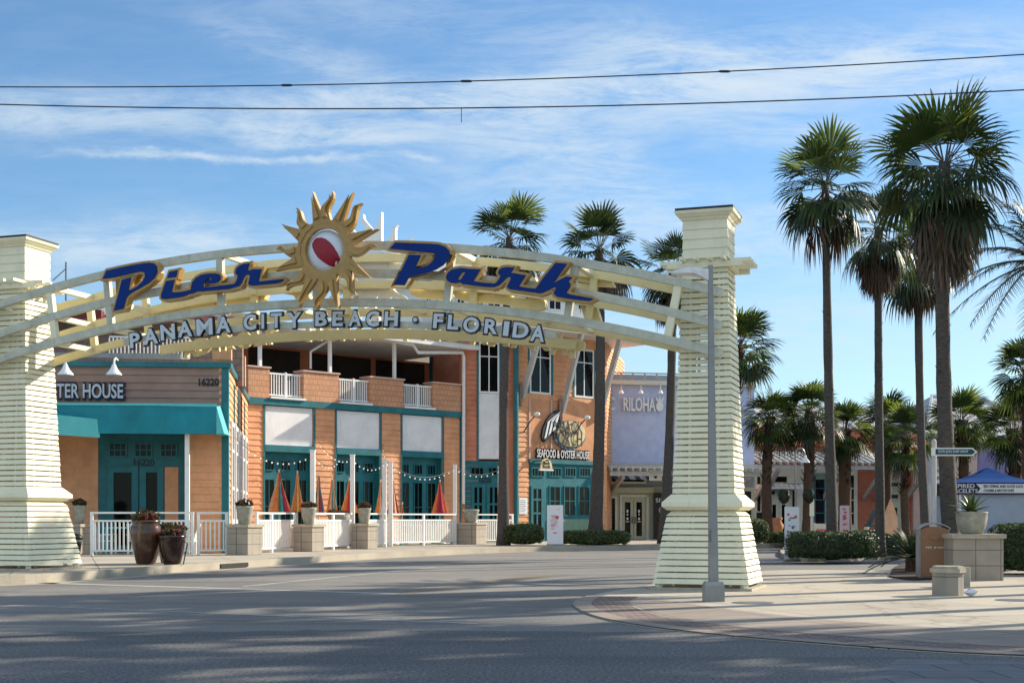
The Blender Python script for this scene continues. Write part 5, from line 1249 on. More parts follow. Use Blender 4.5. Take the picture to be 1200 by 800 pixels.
pier(268.5, 305, 614, 650, 'stone pier at the corner of the restaurant patio', 'grey pot of red flowers on the patio corner pier', 2)
pier(345.5, 378, 614, 646, 'second stone pier from the patio corner', 'grey pot of red flowers right of the two orange striped umbrellas', 3)
pier(413, 441, 613, 643, 'third stone pier from the patio corner, half lit', 'grey pot of red flowers on the half-lit third pier', 4)
pier(534.5, 569, 612, 637.5, 'sunlit stone pier at the right end of the patio rail', 'grey pot without blossoms on the sunlit right-end pier', 5, flowers=False)
c = P(397, 600, 55); pot((c.x, c.y, 1.0), [(.30, 0), (.44, .45), (.46, .55)], 'pot_grey', 'grey pot of red flowers behind the rail between the second and third piers', 'flower pot', True, 6, gq, fr=.5)
c = P(397, 600, 55); mb = MB(); mb.box(c.x-.4, c.x+.4, c.y-.4, c.y+.4, SW, 1.0); tag(mb.build('plinth', 'block'), 'square block plinth under the grey pot behind the patio rail', 'plinth')
gr = 'white patio railings'
def railing(a, b, label, z0=SW, top=1.55, posts=(), gap=.13):
    a, b = Vector(a[:2]), Vector(b[:2]); L = (b-a).length; u = (b-a)/L; n = Vector((-u.y, u.x))
    fn = lambda s, d, z: Vector((a.x+u.x*s+n.x*d, a.y+u.y*s+n.y*d, z))
    c = (a+b)/2; t = thing('patio_railing', label, 'railing', (c.x, c.y, z0), gr)
    mb = MB(fn)
    for q in [0.04, L-.04]+[L*p for p in posts]: mb.box(q-.045, q+.045, -.045, .045, z0, top-.001)
    mb.box(-.01, L+.01, -.05, .05, top, top+.06); mb.box(0, L, -.03, .03, top-.26, top-.20); mb.box(0, L, -.03, .03, z0+.12, z0+.18)
    mb.build('frame', 'white', t); mb = MB(fn); k = int(L/gap)
    for i in range(1, k): q = L*i/k; mb.box(q-.022, q+.022, -.022, .022, z0+.182, top-.262)
    mb.build('balusters', 'white', t)
def gp_(px, D): p = P(px, 600, D); return (p.x, p.y)
railing(gp_(106, 44.2), gp_(227, 44.6), 'wide white railing behind the brown glazed pots', posts=(.5,))
railing(gp_(231, 44.8), gp_(267, 45.2), 'short white gate-like railing left of the patio corner pier')
railing(gp_(300, 47.0), gp_(346, 50.0), 'white railing between the first and second stone piers', posts=(.38,))
railing(gp_(366, 50.5), gp_(413, 54.0), 'white railing between the second and third stone piers', posts=(.5,))
railing(gp_(431, 55.5), gp_(452, 57.6), 'narrow white railing right of the third stone pier')
railing(gp_(456, 59.0), gp_(534, 63.0), 'long white railing left of the sunlit right-end pier', posts=(.5,))
railing(gp_(557, 64.5), gp_(601, 66.5), 'white railing between the right-end pier and a palm trunk', posts=(.6,))
gw = 'white light-string posts'
POSTS = [(366.5, 528, 50.3, 'white post beside the second pier pot'), (413, 533.5, 54, 'white post beside the third pier pot'), (450.5, 539, 57.8, 'left post of the close pair of white posts'), (457.8, 541.5, 58.8, 'right post of the close pair of white posts'), (533, 545, 63.2, 'white post at the right end of the long railing'), (585.5, 547, 66, 'white post beside the palm trunk near the angled doors')]
tops = []
for x, y, D, lb in POSTS:
    b = P(x, 600, D); zt = H-(y-HY)/F*D; mb = MB(); mb.box(b.x-.085, b.x+.085, b.y-.085, b.y+.085, SW, zt); mb.box(b.x-.10, b.x+.10, b.y-.10, b.y+.10, zt+.001, zt+.04)
    o = mb.build('light_post', 'white'); tag(o, lb, 'post', gw); tops.append(Vector((b.x, b.y, zt-.1)))
emit('bulb', (.9, .85, .75), .25)
def lights(a, b, sag, nb, label):
    a, b = Vector(a), Vector(b); t = thing('light_string', label, 'string lights', (a+b)/2, 'string lights over the patio'); pts = [a.lerp(b, i/24)+Vector((0, 0, -sag*4*(i/24)*(1-i/24))) for i in range(25)]
    mb = MB(); mb.tube(pts, .009, 5); mb.build('wire', 'black', t)
    for i in range(nb):
        u = (i+.7)/nb; p = a.lerp(b, u)+Vector((0, 0, -sag*4*u*(1-u)-.13)); mb = MB(); mb.lathe(p, [(.010, 0), (.028, .02), (.025, .04), (.010, .065)], 8); mb.build('bulb', 'bulb', t)
lights(WBs.pt(1.5, WBs.Z(269, 510), .1), tops[0], .55, 14, 'string of small bulbs from the side wall to the second-pier post')
lights(WCc.pt(WCc.S(372), WCc.Z(372, 517), .1), tops[1], .35, 9, 'string of small bulbs from the first brick-coloured wall pier to the third-pier post')
lights(tops[0], WCc.pt(WCc.S(397), WCc.Z(397, 537), .1), .4, 9, 'string of small bulbs crossing the middle teal bay')
lights(WCc.pt(WCc.S(447), WCc.Z(447, 520), .1), tops[3], .3, 6, 'short string of bulbs reaching the close pair of posts')
lights(tops[3], tops[4], .5, 13, 'drooping string of bulbs in front of the right teal bay')
lights(tops[4], tops[5], .3, 8, 'string of bulbs before the angled teal doors')
lights(tops[1], tops[2], .3, 8, 'string of bulbs left of the close pair of posts')
gu = 'closed striped patio umbrellas'
def umbrella(px, yt, yb, wpx, D, label, cols, seed):
    rn = random.Random(seed); c = P(px, 600, D); z1 = H-(yt-HY)/F*D; z0 = H-(yb-HY)/F*D; w = wpx/2/F*D; t = thing('patio_umbrella', label, 'umbrella', (c.x, c.y, SW), gu)
    mb = MB(); mb.tube([(c.x, c.y, SW), (c.x, c.y, z1+.12)], .03, 8); mb.lathe((c.x, c.y, SW), [(.28, 0), (.28, .06), (.06, .10)], 16); mb.build('pole', 'pale_trim', t)
    mb = MB(); n = 8; ph = rn.uniform(0, .7)
    for k in range(n):
        m = cols[k % len(cols)]; a0, a1 = ph+2*math.pi*k/n, ph+2*math.pi*(k+1)/n; vs = []
        for r, z in ((.04, z1), (w*.32, z1-(z1-z0)*.33), (w*.68, z1-(z1-z0)*.68), (w*rn.uniform(.92, 1.08), z0+rn.uniform(-.03, .05))):
            for q, f in ((0, .72), (.3, 1.05), (.6, .98), (1, .72)): a = a0+(a1-a0)*q; vs.append((c.x+r*f*math.cos(a), c.y+r*f*math.sin(a), z))
        mb.add(vs, [(4*i+j, 4*i+j+1, 4*i+j+5, 4*i+j+4) for i in range(3) for j in range(3)], m)
    mb.build('canopy', ['umb_orange', 'umb_teal', 'umb_red', 'umb_yellow', 'umb_peach'], t)
for a in [(327, 553, 600, 27, 54, 'closed orange, teal and red umbrella at the left of the patio', (0, 1, 2, 0, 4), 1), (348.5, 554.5, 599, 15, 56, 'closed orange and yellow umbrella beside the leftmost one', (0, 3, 0, 4), 2),
          (373.5, 557.5, 601, 14, 57, 'closed umbrella with dark red, teal and peach stripes right of the second pier pot', (2, 1, 4), 3), (389, 562, 601, 14, 58.5, 'closed teal and orange umbrella fourth from the left', (1, 0, 4), 4),
          (409.5, 562.5, 600, 20, 60, 'closed yellow, orange and red umbrella behind a white post', (3, 0, 2), 5), (446, 564.5, 602, 15, 62, 'closed teal, orange and cream umbrella left of the post pair', (1, 0, 4), 6),
          (460.5, 563, 602, 15, 63, 'closed red and cream umbrella right of the post pair', (4, 2, 2), 7), (515.5, 564.5, 602.5, 21, 65, 'closed red and orange umbrella alone before the right teal bay', (2, 0, 2), 8), (471.5, 591, 603, 5, 64, 'small folded orange umbrella low behind the railing', (0, 0, 2), 9)]: umbrella(*a)
def chair(c, rz, label):
    t = thing('patio_chair', label, 'chair', c, 'white patio chairs'); c = Vector(c); ca, sa = math.cos(rz), math.sin(rz); fn = lambda x, y, z: c+Vector((x*ca-y*sa, x*sa+y*ca, z))
    mb = MB(fn); mb.box(-.27, .27, -.25, .27, .42, .46)
    mb.build('seat', 'white', t); mb = MB(fn)
    for i in range(5): x = -.22+.11*i; mb.beam(fn(x, .26, .46), fn(x, .42, 1.02), .085, .02, 0, fn(0, 1, 0)-fn(0, 0, 0))
    mb.build('backrest', 'white', t)
    for x in (-.27, .27):
        mb = MB(fn); mb.box(x-.05, x+.05, -.3, .32, .64, .67); mb.build('armrest', 'white', t)
        for y in (-.26, .24): mb = MB(fn); mb.box(x-.035, x+.035, y-.035, y+.035, 0, .635); mb.build('leg', 'white', t)
def table(c, label, m='aqua'):
    t = thing('patio_table', label, 'table', c, 'turquoise patio tables'); c = Vector(c); fn = lambda x, y, z: c+Vector((x, y, z)); mb = MB(fn); mb.box(-.55, .55, -.45, .45, .86, .91); mb.build('tabletop', m, t)
    for x in (-.45, .45):
        for y in (-.36, .36): mb = MB(fn); mb.box(x-.04, x+.04, y-.04, y+.04, 0, .859); mb.build('leg', m, t)
for x, D, rz, lb in ((124, 45.9, 1.6, 'white patio chair facing right behind the left end of the wide railing'), (219, 45.6, -1.5, 'white patio chair facing left at the right end of the wide railing'), (163, 46, 3.0, 'white patio chair half hidden by the big brown pot')): p = P(x, 600, D); chair((p.x, p.y, SW), rz, lb)
for x, D, lb in ((144, 46.0, 'turquoise table left of the big brown pot'), (197, 46.0, 'turquoise table right of the big brown pot'), (482, 62.4, 'pale turquoise table behind the long railing, left one'), (518, 64.5, 'pale turquoise table behind the long railing, right one'), (335, 52, 'pale turquoise table behind the first railing between piers')): p = P(x, 600, D); table((p.x, p.y, SW), lb)
# brown glazed pots on the pavement
D = (H-SW)*F/(661-HY)
c = P(171, 600, D+.3); pot((c.x, c.y, SW), [(.22, 0), (.25, .03), (.36, .45), (.40, .80), (.385, .98), (.34, 1.06), (.37, 1.10), (.37, 1.15), (.33, 1.16)], 'pot_brown', 'tall brown glazed urn with red flowers on the pavement', 'urn', True, 21, 'glazed urns by the railing', 'urn', fr=.36, fh=.26)
c = P(201.5, 600, D+.1); pot((c.x, c.y, SW), [(.20, 0), (.23, .03), (.31, .35), (.34, .58), (.35, .68), (.37, .71), (.36, .76), (.33, .76)], 'pot_dark', 'small dark red-brown glazed urn, front one of the group', 'urn', True, 22, 'glazed urns by the railing', 'urn', fr=.33, fh=.18)
c = P(200, 600, D+1.25); pot((c.x, c.y, SW), [(.24, 0), (.26, .03), (.36, .45), (.40, .75), (.41, .84), (.37, .86)], 'pot_dark', 'dark glazed urn with red flowers behind the small urn', 'urn', True, 23, 'glazed urns by the railing', 'urn', fr=.42, fh=.22)
# black post-top bollard bin beside the left pylon
b = P(89.5, 600, 33.2); mb = MB(); b = Vector((b.x, b.y, SW)); t = thing('litter_post', 'black cast litter post beside the left-hand pylon', 'litter post', b)
mb.lathe(b, [(.10, 0), (.10, .04), (.055, .08), (.05, .26), (.09, .36), (.125, .60), (.135, .64)], 16); mb.build('body', 'black', t, True)
mb = MB(); mb.lathe(b+Vector((0, 0, .642)), [(.14, 0), (.14, .04)], 16); mb.build('band', 'steel', t); mb = MB(); mb.lathe(b+Vector((0, 0, .684)), [(.15, 0), (.16, .05), (.11, .12), (.02, .15)], 16); mb.build('dome', 'black', t, True)
mb = MB(); bb = P(217, 600, D); 
pts = [Vector((bb.x-.05, bb.y, SW)), Vector((bb.x+.06, bb.y, SW+.55)), Vector((bb.x-.06, bb.y, SW+.62)), Vector((bb.x-.14, bb.y, SW+.50))]; mb.tube(pts, .018, 6); tag(mb.build('plant_stand', 'black'), 'thin black wrought-iron stand right of the dark urns', 'stand')

# ================================================================== STREET FURNITURE
lb = P(836, 600, 22.9); lb = Vector((lb.x, lb.y, pz)); t = thing('street_lamp', 'tall grey street lamp on a square base in front of the right-hand pylon', 'street lamp', lb)
mb = MB(); fn = lambda a, b, c: lb+Vector((a, b, c)); mb.fn = fn; mb.box(-.165, .165, -.165, .165, 0, .27)
mb.add([(-.165, -.165, .27), (.165, -.165, .27), (.165, .165, .27), (-.165, .165, .27), (-.14, -.14, .33), (.14, -.14, .33), (.14, .14, .33), (-.14, .14, .33)], [(0, 1, 5, 4), (1, 2, 6, 5), (2, 3, 7, 6), (3, 0, 4, 7), (4, 5, 6, 7)]); mb.build('base', 'steel', t)
mb = MB(fn); w0, w1 = .076, .038
tp = H-(311-HY)/F*22.9-pz
mb.add([(-w0, -w0, .33), (w0, -w0, .33), (w0, w0, .33), (-w0, w0, .33), (-w1-.05, -w1, tp), (w1-.05, -w1, tp), (w1-.05, w1, tp), (-w1-.05, w1, tp)], [(0, 1, 5, 4), (1, 2, 6, 5), (2, 3, 7, 6), (3, 0, 4, 7), (4, 5, 6, 7)])
mb.build('pole', 'steel', t)
mb = MB(fn); mb.box(-w0-.004, -w0+.03, -w0-.006, -.0, 1.0, 1.2) ; mb.build('hand_hole', 'steel_dark', t)
mb = MB(fn); z = tp-.17; prof = []
for x, h0, h1, wd in ((-.09, z-.09, z+.10, .06), (-.22, z-.02, z+.12, .09), (-.35, z+.02, z+.12, .15), (-.52, z+.02, z+.10, .15), (-.66, z+.02, z+.07, .11), (-.70, z+.025, z+.05, .06)): prof += [(x, -wd, h0), (x, wd, h0), (x, wd, h1), (x, -wd, h1)]
fs = [(4*i+j, 4*i+(j+1) % 4, 4*i+4+(j+1) % 4, 4*i+4+j) for i in range(5) for j in range(4)]+[(0, 1, 2, 3), (20, 23, 22, 21)]; mb.add(prof, fs); mb.build('lamp_head', 'lamp_white', t)
# brown bin
b = P(1097.5, 600, 31.2); b = Vector((b.x, b.y+.3, .05)); t = thing('litter_bin', 'tall brown litter bin with curved grey lid beside the stone planter', 'litter bin', b); ang = rad(-10)
fn = lambda a, c, z: b+Vector((a*math.cos(ang)-c*math.sin(ang), a*math.sin(ang)+c*math.cos(ang), z))
mb = MB(fn); mb.box(-.335, .335, -.32, .32, -.05, 1.10); mb.build('body', 'bin_grey', t)
fr = lambda a, z, d: fn(a, -.32-d, z)
mb = MB(fr); arch = [(-.30, .02), (.30, .02), (.30, 1.06)]+[(.30*math.cos(math.pi*i/12), 1.06+.10*math.sin(math.pi*i/12)) for i in range(1, 12)]+[(-.30, 1.06)]; mb.prism(arch, .003, .035); dr = mb.build('front_panel', 'bin_brown', t)
mb = MB(fr); mb.prism([(.115*math.cos(2*math.pi*i/24)*1.1, .92+.06*math.sin(2*math.pi*i/24)) for i in range(24)], .036, .06); mb.build('deposit_flap', 'bin_brown', dr)
mb = MB(fr); mb.text('PIER', -.19, .665, .14, .042, .036, .040, 0, .01); mb.text('PARK', .055, .665, .15, .042, .036, .040, 0, .01); mb.prism([(.01+.026*math.cos(2*math.pi*i/10)*(1 if i % 2 else .6), .686+.026*math.sin(2*math.pi*i/10)*(1 if i % 2 else .6)) for i in range(10)], .036, .040); mb.build('lettering', 'pale_trim', dr)
mb = MB(fn); vs = []; n = 14
for i in range(n+1):
    a = -.36+.72*i/n; z = 1.09+.13*math.sin(math.pi*i/n)**.8
    for c_ in (-.37, .34): vs += [(a, c_, z), (a, c_, z+.035)]
fs = []
for i in range(n): q = 4*i; fs += [(q+1, q+3, q+7, q+5), (q, q+4, q+6, q+2), (q, q+1, q+5, q+4), (q+2, q+6, q+7, q+3)]
fs += [(0, 2, 3, 1), (4*n, 4*n+1, 4*n+3, 4*n+2)]; mb.add(vs, fs); mb.build('lid', 'bin_grey', t)
# stone planter with agave pot
D = 30.4; b = P(1147.5, 600, D); b = Vector((b.x, b.y+.55, pz)); t = thing('stone_planter', 'square concrete-block planter wall right of the brown bin', 'planter wall', b); top = H-(625.5-HY)/F*D
fn2 = lambda a, c, z: Vector((b.x+a, b.y+c, z)); mb = MB(fn2); mb.box(-.56, .56, -.5, .5, pz-.02, top-.10); mb.build('body', 'block', t); mb = MB(fn2); mb.box(-.61, .61, -.55, .55, top-.098, top); mb.build('cap', 'stone_cap', t)
pot((b.x+.0, b.y-.05, top), [(.22, 0), (.25, .03), (.32, .20), (.345, .36), (.34, .44), (.355, .46), (.355, .50), (.31, .50)], 'pot_grey', 'large ribbed grey pot with agave on the stone planter', 'flower pot', False, 0)
spiky((b.x-.02, b.y-.05, top+.45), 26, .62, .045, 'yellow-green agave growing in the large grey pot', 5, ('agave', 'hedge_lit'), 'agave', 'agave', 82, 8, .22)
# octagonal stone seat with paper
b8 = G(1116, 698, pz); b8 = Vector((b8.x, b8.y+.25, pz)); t = thing('stone_bollard', 'low octagonal stone block on the sunlit plaza', 'stone block', b8)
oc = lambda r: [(b8.x+r*math.cos(rad(22.5+45*i)), b8.y+r*math.sin(rad(22.5+45*i))) for i in range(8)]
mb = MB(); mb.prism(oc(.275), pz-.01, pz+.41); mb.build('body', 'block', t); mb = MB(); mb.prism(oc(.315), pz+.412, pz+.49); vs = oc(.315); mb.prism(oc(.27), pz+.491, pz+.53); mb.build('cap', 'stone_cap', t)
b9 = G(1129, 688, pz); mb = MB(); mb.prism([(b9.x+.24*math.cos(rad(45*i)), b9.y+.3+.24*math.sin(rad(45*i))) for i in range(8)], pz-.01, pz+.40); tag(mb.build('stone_bollard', 'stone_cap'), 'plain low stone block half hidden behind the octagonal one', 'stone block')
rn = random.Random(4); mb = MB(); g = G(1137, 698.5, pz)
vs = []; 
for i in range(5):
    for j in range(7): a = j/6*6.28; r = .09*math.sin(math.pi*(i+.4)/5)*rn.uniform(.7, 1.35); vs.append((g.x+r*math.cos(a)*1.3, g.y+r*math.sin(a), pz+.001+.03*i+rn.uniform(0, .02)))
mb.add(vs, [(i*7+j, i*7+j+1, i*7+8+j, i*7+7+j) for i in range(4) for j in range(6)]); tag(mb.build('crumpled_paper', 'white'), 'crumpled white paper on the ground at the foot of the octagonal block', 'litter')
# finger post
fp = P(1094.5, 600, 33.6); fp = Vector((fp.x, fp.y, .05)); t = thing('finger_post', 'white post with teal arrow sign behind the brown bin', 'signpost', fp); zt = H-(518-HY)/F*33.6
mb = MB(); mb.tube([fp, (fp.x, fp.y, zt)], .062, 10); mb.lathe((fp.x, fp.y, zt), [(.07, 0), (.05, .06), (.01, .09)], 10); mb.build('post', 'pergola', t)
q = lambda px, py: ((px-CX)/F*33.45-fp.x, H-(py-HY)/F*33.45)
fs_ = lambda a, z, d: Vector((fp.x+a, fp.y-.07-d, z)); mb = MB(fs_); a0, z0 = q(1098, 533.8); a1, z1 = q(1145, 524.3); tip = q(1146, 529)
mb.prism([(a0-.12, z0), (a1-.10, z0), (a1+.02, (z0+z1)/2), (a1-.10, z1), (a0-.12, z1)], 0, .04); bd = mb.build('arrow_board', 'white', t)
mb = MB(fs_); m_ = .032; mb.prism([(a0-.02, z0+m_), (a1-.11, z0+m_), (a1-.03, (z0+z1)/2), (a1-.11, z1-m_), (a0-.02, z1-m_)], .041, .05); fa = mb.build('arrow_face', 'sign_teal', bd)
mb = MB(fs_); mb.text('RON JON SURF SHOP', a0+.05, z0+.058, a1-a0-.26, z1-z0-.115, .051, .057, 0, .012); mb.build('lettering', 'grey_letter', bd)
# blue tent stall
D = 44; tn = P(1160, 600, D); tn = Vector((tn.x, tn.y+1.3, pz)); t = thing('market_tent', 'blue pyramid-roofed stall tent with white wall behind the stone planter', 'tent', tn); hw = 1.42
x0 = (1123.5-CX)/F*D; xc = (1175-CX)/F*D; hw = xc-x0; zE_ = H-(565-HY)/F*D; zP_ = H-(547.5-HY)/F*(D+hw); zB_ = H-(579-HY)/F*D; zF = H-(613-HY)/F*D; tf = lambda a, c, z: Vector((xc+a, D+hw+c, z))
mb = MB(tf); n = 10; vs = []
for i in range(5):
    u = i/4
    for j, (sx, sy) in enumerate(((-1, -1), (1, -1), (1, 1), (-1, 1))): w = hw*(1-u)+.01; vs.append((sx*w, sy*w, zE_+(zP_-zE_)*u-.10*math.sin(math.pi*u)))
mb.add(vs, [(4*i+j, 4*i+(j+1) % 4, 4*i+4+(j+1) % 4, 4*i+4+j) for i in range(4) for j in range(4)]); mb.build('roof', 'tent_blue', t)
mb = MB(tf); mb.box(-hw, hw, -hw, -hw+.03, zB_, zE_-.002); mb.box(-hw, -hw+.03, -hw+.031, hw, zB_, zE_-.002); mb.box(hw-.03, hw, -hw+.031, hw, zB_, zE_-.002); va = mb.build('valance', 'navy', t)
tfr = lambda a, z, d: tf(a, -hw-d, z); mb = MB(tfr); s0 = (1146-CX)/F*D-xc; h_ = zE_-zB_
mb.prism([(s0-.02, zB_+h_*.12), (hw-.04, zB_+h_*.12), (hw-.04, zE_-h_*.12), (s0-.06, zE_-h_*.12), (s0+.08, (zE_+zB_)/2)], .003, .012); mb.build('sign_strip', 'poster_white', va)
mb = MB(tfr); a = (1122.5-CX)/F*D-xc
mb.text('INSPIRED', a-.32, zB_+h_*.54, .86, h_*.34, .003, .012, 0, .012); mb.build('lettering', 'poster_white', va); mb = MB(tfr); mb.text('BRACELETS', a-.34, zB_+h_*.12, .98, h_*.34, .003, .012, 0, .012); mb.build('lettering', 'poster_white', va)
mb = MB(tfr); mb.text('RED STRING AND GOOD LUCK', s0+.18, zB_+h_*.56, 1.28, h_*.24, .013, .02, 0, .012); mb.build('lettering', 'navy', va); mb = MB(tfr); mb.text('CHARMS & BIRTHSTONES', s0+.18, zB_+h_*.22, .98, h_*.22, .013, .02, 0, .012); mb.build('lettering', 'navy', va)
mb = MB(tf); mb.box(-hw+.12, hw-.05, -hw+.10, hw-.1, pz, zB_+.25); mb.build('side_wall', 'tent_wall', t)
for sx in (-1, 1):
    for sy in (-1, 1): mb = MB(tf); mb.box(sx*(hw-.06)-.03, sx*(hw-.06)+.03, sy*(hw-.05)-.03, sy*(hw-.05)+.03, pz, zE_-.01); mb.build('leg', 'white', t)
# free-standing banners
def banner(x0, x1, yt, D, z0, label, mats_, seed, lean=0.0, tilt=0.0, wavy=False):
    b = P((x0+x1)/2, 600, D); w = (x1-x0)/F*D; top = H-(yt-HY)/F*D; b = Vector((b.x, b.y, z0)); t = thing('banner_stand', label, 'banner', b); ca, sa = math.cos(tilt), math.sin(tilt)
    fn = lambda a, z, d: b+Vector((a*ca+d*sa, a*sa-d*ca+lean*z, z)); h = top-z0
    mb = MB(fn); mb.box(-w/2, w/2, .05, h, -.02, .02); p = mb.build('panel', mats_[0], t); mb = MB(fn); mb.box(-w/2-.02, w/2+.02, 0, .08, -.15, .15); mb.build('base', 'steel', t)
    rn = random.Random(seed); mb = MB(fn)
    for k, (cx, cz, r, m) in enumerate(mats_[1]):
        q = [(cx*w+r*w*math.cos(2*math.pi*i/14)*rn.uniform(.75, 1.1), cz*h+r*w*math.sin(2*math.pi*i/14)*rn.uniform(.75, 1.1)) for i in range(14)]; mb.prism(q, .021, .024+.0015*k, m)
    for k in range(mats_[3]):
        z = h*rn.uniform(.3, .92); a = rn.uniform(-.3, .1)*w; mb.box(a, a+w*rn.uniform(.15, .32), z, z+.045, .021, .0225, rn.choice(mats_[4]))
    mb.build('print', mats_[2], p)
banner(720.5/4*0+919.5, 936.5, 593.5, 43.5, .02, 'white printed banner with coloured spots standing left of the large dark hedge', ('poster_white', [(-.25, .86, .10, 0), (.25, .82, .12, 0), (-.28, .55, .09, 1), (.05, .62, .10, 3), (.10, .16, .28, 4), (.28, .20, .15, 0), (-.1, .10, .16, 1)], ['poster_red', 'poster_violet', 'poster_blue', 'steel_dark', 'poster_pink'], 14, (2, 2, 3)), 1)
banner(984, 995.5, 592, 47, .13, 'pink printed banner standing behind the tall hedge palm', ('poster_pink', [(0, .75, .2, 0)], ['poster_red', 'poster_pink'], 16, (0, 0)), 2, 0, .15)
banner(641, 660, 591.5, 60, SW-.01, 'white banner with red print in front of the restaurant door', ('poster_white', [(-.1, .62, .22, 1), (.12, .70, .12, 0), (-.15, .45, .12, 1)], ['poster_red', 'poster_pink', 'steel'], 12, (0, 1, 2)), 3)
# small sidewalk sign boards and ornaments in front of the far shops
def small(px, D, label, cat, name, fn_): p = P(px, 600, D); p.z = SW; t = thing(name, label, cat, p); fn_(t, p)
def urn_(t, p): mb = MB(); mb.lathe(p, [(.20, 0), (.34, .25), (.36, .42), (.22, .62), (.30, .72), (.30, .78)], 16); mb.build('body', 'terracotta', t, True)
small(910, 68, 'terracotta jar beside the white storefront doors', 'jar', 'terracotta_jar', lambda t, p: (urn_(t, p+Vector((0, 0, .45))), (lambda mb: (mb.lathe(p, [(.3, 0), (.3, .44)], 12), mb.build('plinth', 'stone_cap', t)))(MB())))
def board_(t, p):
    mb = MB(); mb.box(p.x-.42, p.x+.42, p.y-.03, p.y+.03, p.z+.25, p.z+.95); b_ = mb.build('board', 'pale_trim', t); mb = MB(); mb.box(p.x-.3, p.x+.3, p.y-.04, p.y-.032, p.z+.55, p.z+.7); mb.build('print', 'poster_red', b_)
    for s in (-.4, .4): mb = MB(); mb.box(p.x+s-.03, p.x+s+.03, p.y-.1, p.y-.04, p.z, p.z+1.0); mb.build('leg', 'pale_trim', t)
small(964, 64, 'low cream sign board with red print behind the large dark hedge', 'sign board', 'sign_board', board_)
def chairg(t, p): mb = MB(); mb.beam(p+Vector((-.2, 0, .9)), p+Vector((.1, 0, 1.6)), .7, .06, 0, (1, 0, 0)); mb.build('backrest', 'sign_teal', t); mb = MB(); mb.box(p.x-.35, p.x+.35, p.y-.3, p.y+.3, p.z+.8, p.z+.88); mb.build('seat', 'sign_teal', t); [(lambda mb: (mb.box(p.x+s-.04, p.x+s+.04, p.y-.3, p.y+.3, p.z, p.z+.79), mb.build('leg', 'white', t)))(MB()) for s in (-.3, .3)]
small(1023, 66, 'green chair in front of the red brick wall', 'chair', 'chair', chairg)
def surf(t, p): mb = MB(lambda a, z, d: p+Vector((a, d, z))); mb.prism([(.34*math.sin(math.pi*(i/12)**.8), 2.1*i/12) for i in range(13)]+[(-.34*math.sin(math.pi*(i/12)**.8), 2.1*i/12) for i in range(11, 0, -1)], -.04, .04); mb.build('board', 'umb_peach', t)
small(1043.5, 62, 'upright peach-coloured surfboard shape beside the cream doorway', 'surfboard', 'surfboard', surf)
def sgn(t, p): mb = MB(); mb.tube([p, p+Vector((0, 0, 2.3))], .05, 8); mb.build('post', 'pale_trim', t); mb = MB(); mb.box(p.x-.10, p.x+.10, p.y-.08, p.y-.052, p.z+1.3, p.z+2.2); mb.build('panel', 'cream', t)
small(951, 60, 'narrow cream sign panel on a post left of the tall hedge palm', 'sign', 'post_sign', sgn)
# shepherd's crook lamp with flower basket
p = P(932, 600, 58); p.z = SW; t = thing('crook_lamp', 'white crook-topped lamp post with hanging flower basket in front of the brick shops', 'street lamp', p); zt = H-(523-HY)/F*58
mb = MB(); pts = [p, Vector((p.x, p.y, zt-.35))]+[Vector((p.x+.20-.20*math.cos(a), p.y, zt-.35+.28*math.sin(a))) for a in [math.pi*i/10 for i in range(1, 11)]]; mb.tube(pts, .035, 8); mb.build('pole', 'steel', t)
mb = MB(); mb.lathe((p.x+.42, p.y, zt-.68), [(.20, 0), (.17, .06), (.08, .18), (.04, .32)], 16); mb.build('lamp_shade', 'white', t)
for s, m in ((-.5, 'hedge_leaf'), (.55, 'petal_red')):
    rn = random.Random(5); mb = MB(); c = Vector((p.x+s, p.y, zt-2.1))
    for i in range(160):
        dd = Vector((rn.gauss(0, 1), rn.gauss(0, 1), rn.gauss(0, 1))).normalized(); q_ = c+Vector((dd.x*.26, dd.y*.26, dd.z*.34))*rn.uniform(.6, 1); s_ = dd.orthogonal().normalized(); w_ = dd.cross(s_); L = .10; mb.add([q_-s_*L, q_-w_*L, q_+s_*L, q_+w_*L], [(0, 1, 2, 3)], rn.choice((0, 0, 1, 2)), True)
    mb.beam((p.x, p.y, zt-1.6), (c.x, c.y, zt-1.55), .03, .03, 2); mb.build('flower_basket', ['frond_dark', m, 'black'], t)
# overhead wires
def wire(pts_px, r, label, extra=()):
    pts = [P(x, y, D) for x, y, D in pts_px]; a, b = pts[0], pts[-1]; m = pts[1]
    u = (m.x-a.x)/(b.x-a.x); s = (a.lerp(b, u).z-m.z)/(4*u*(1-u)); lo, hi = -1.2, 2.2; line = []
    for i in range(81): v = lo+(hi-lo)*i/80; q = a+(b-a)*v; q.z = a.z+(b.z-a.z)*v-4*s*v*(1-v); line.append(q)
    mb = MB(); mb.tube(line, r, 6); o = tag(mb.build('overhead_wire', 'wire'), label, 'wire'); 
    for px, n_ in extra:
        k = (px-CX)/F; 
        for v in [i/400 for i in range(401)]:
            q = a+(b-a)*v; q.z = a.z+(b.z-a.z)*v-4*s*v*(1-v)
            if q.x/q.y >= k: break
        mb = MB()
        if n_ == 'splice': mb.tube([q-Vector((.09, 0, 0)), q-Vector((.05, 0, 0)), q+Vector((.05, 0, 0)), q+Vector((.09, 0, 0))], [.012, .02, .02, .012], 8)
        else: mb.tube([q, q+Vector((0, 0, -.22))], .008, 5)
        mb.build('splice_box' if n_ == 'splice' else 'loose_tie', 'wire', o)
wire([(0, 102, 21), (600, 94, 20.5), (1200, 64, 20)], .009, 'upper overhead cable crossing the sky with small splice boxes', [(545, 'splice'), (335, 'splice'), (848, 'splice')])
wire([(0, 122.5, 21.4), (600, 126.3, 20.9), (1200, 105.5, 20.4)], .010, 'lower overhead cable crossing the sky in front of the palm crowns', [(539, 'tie')])

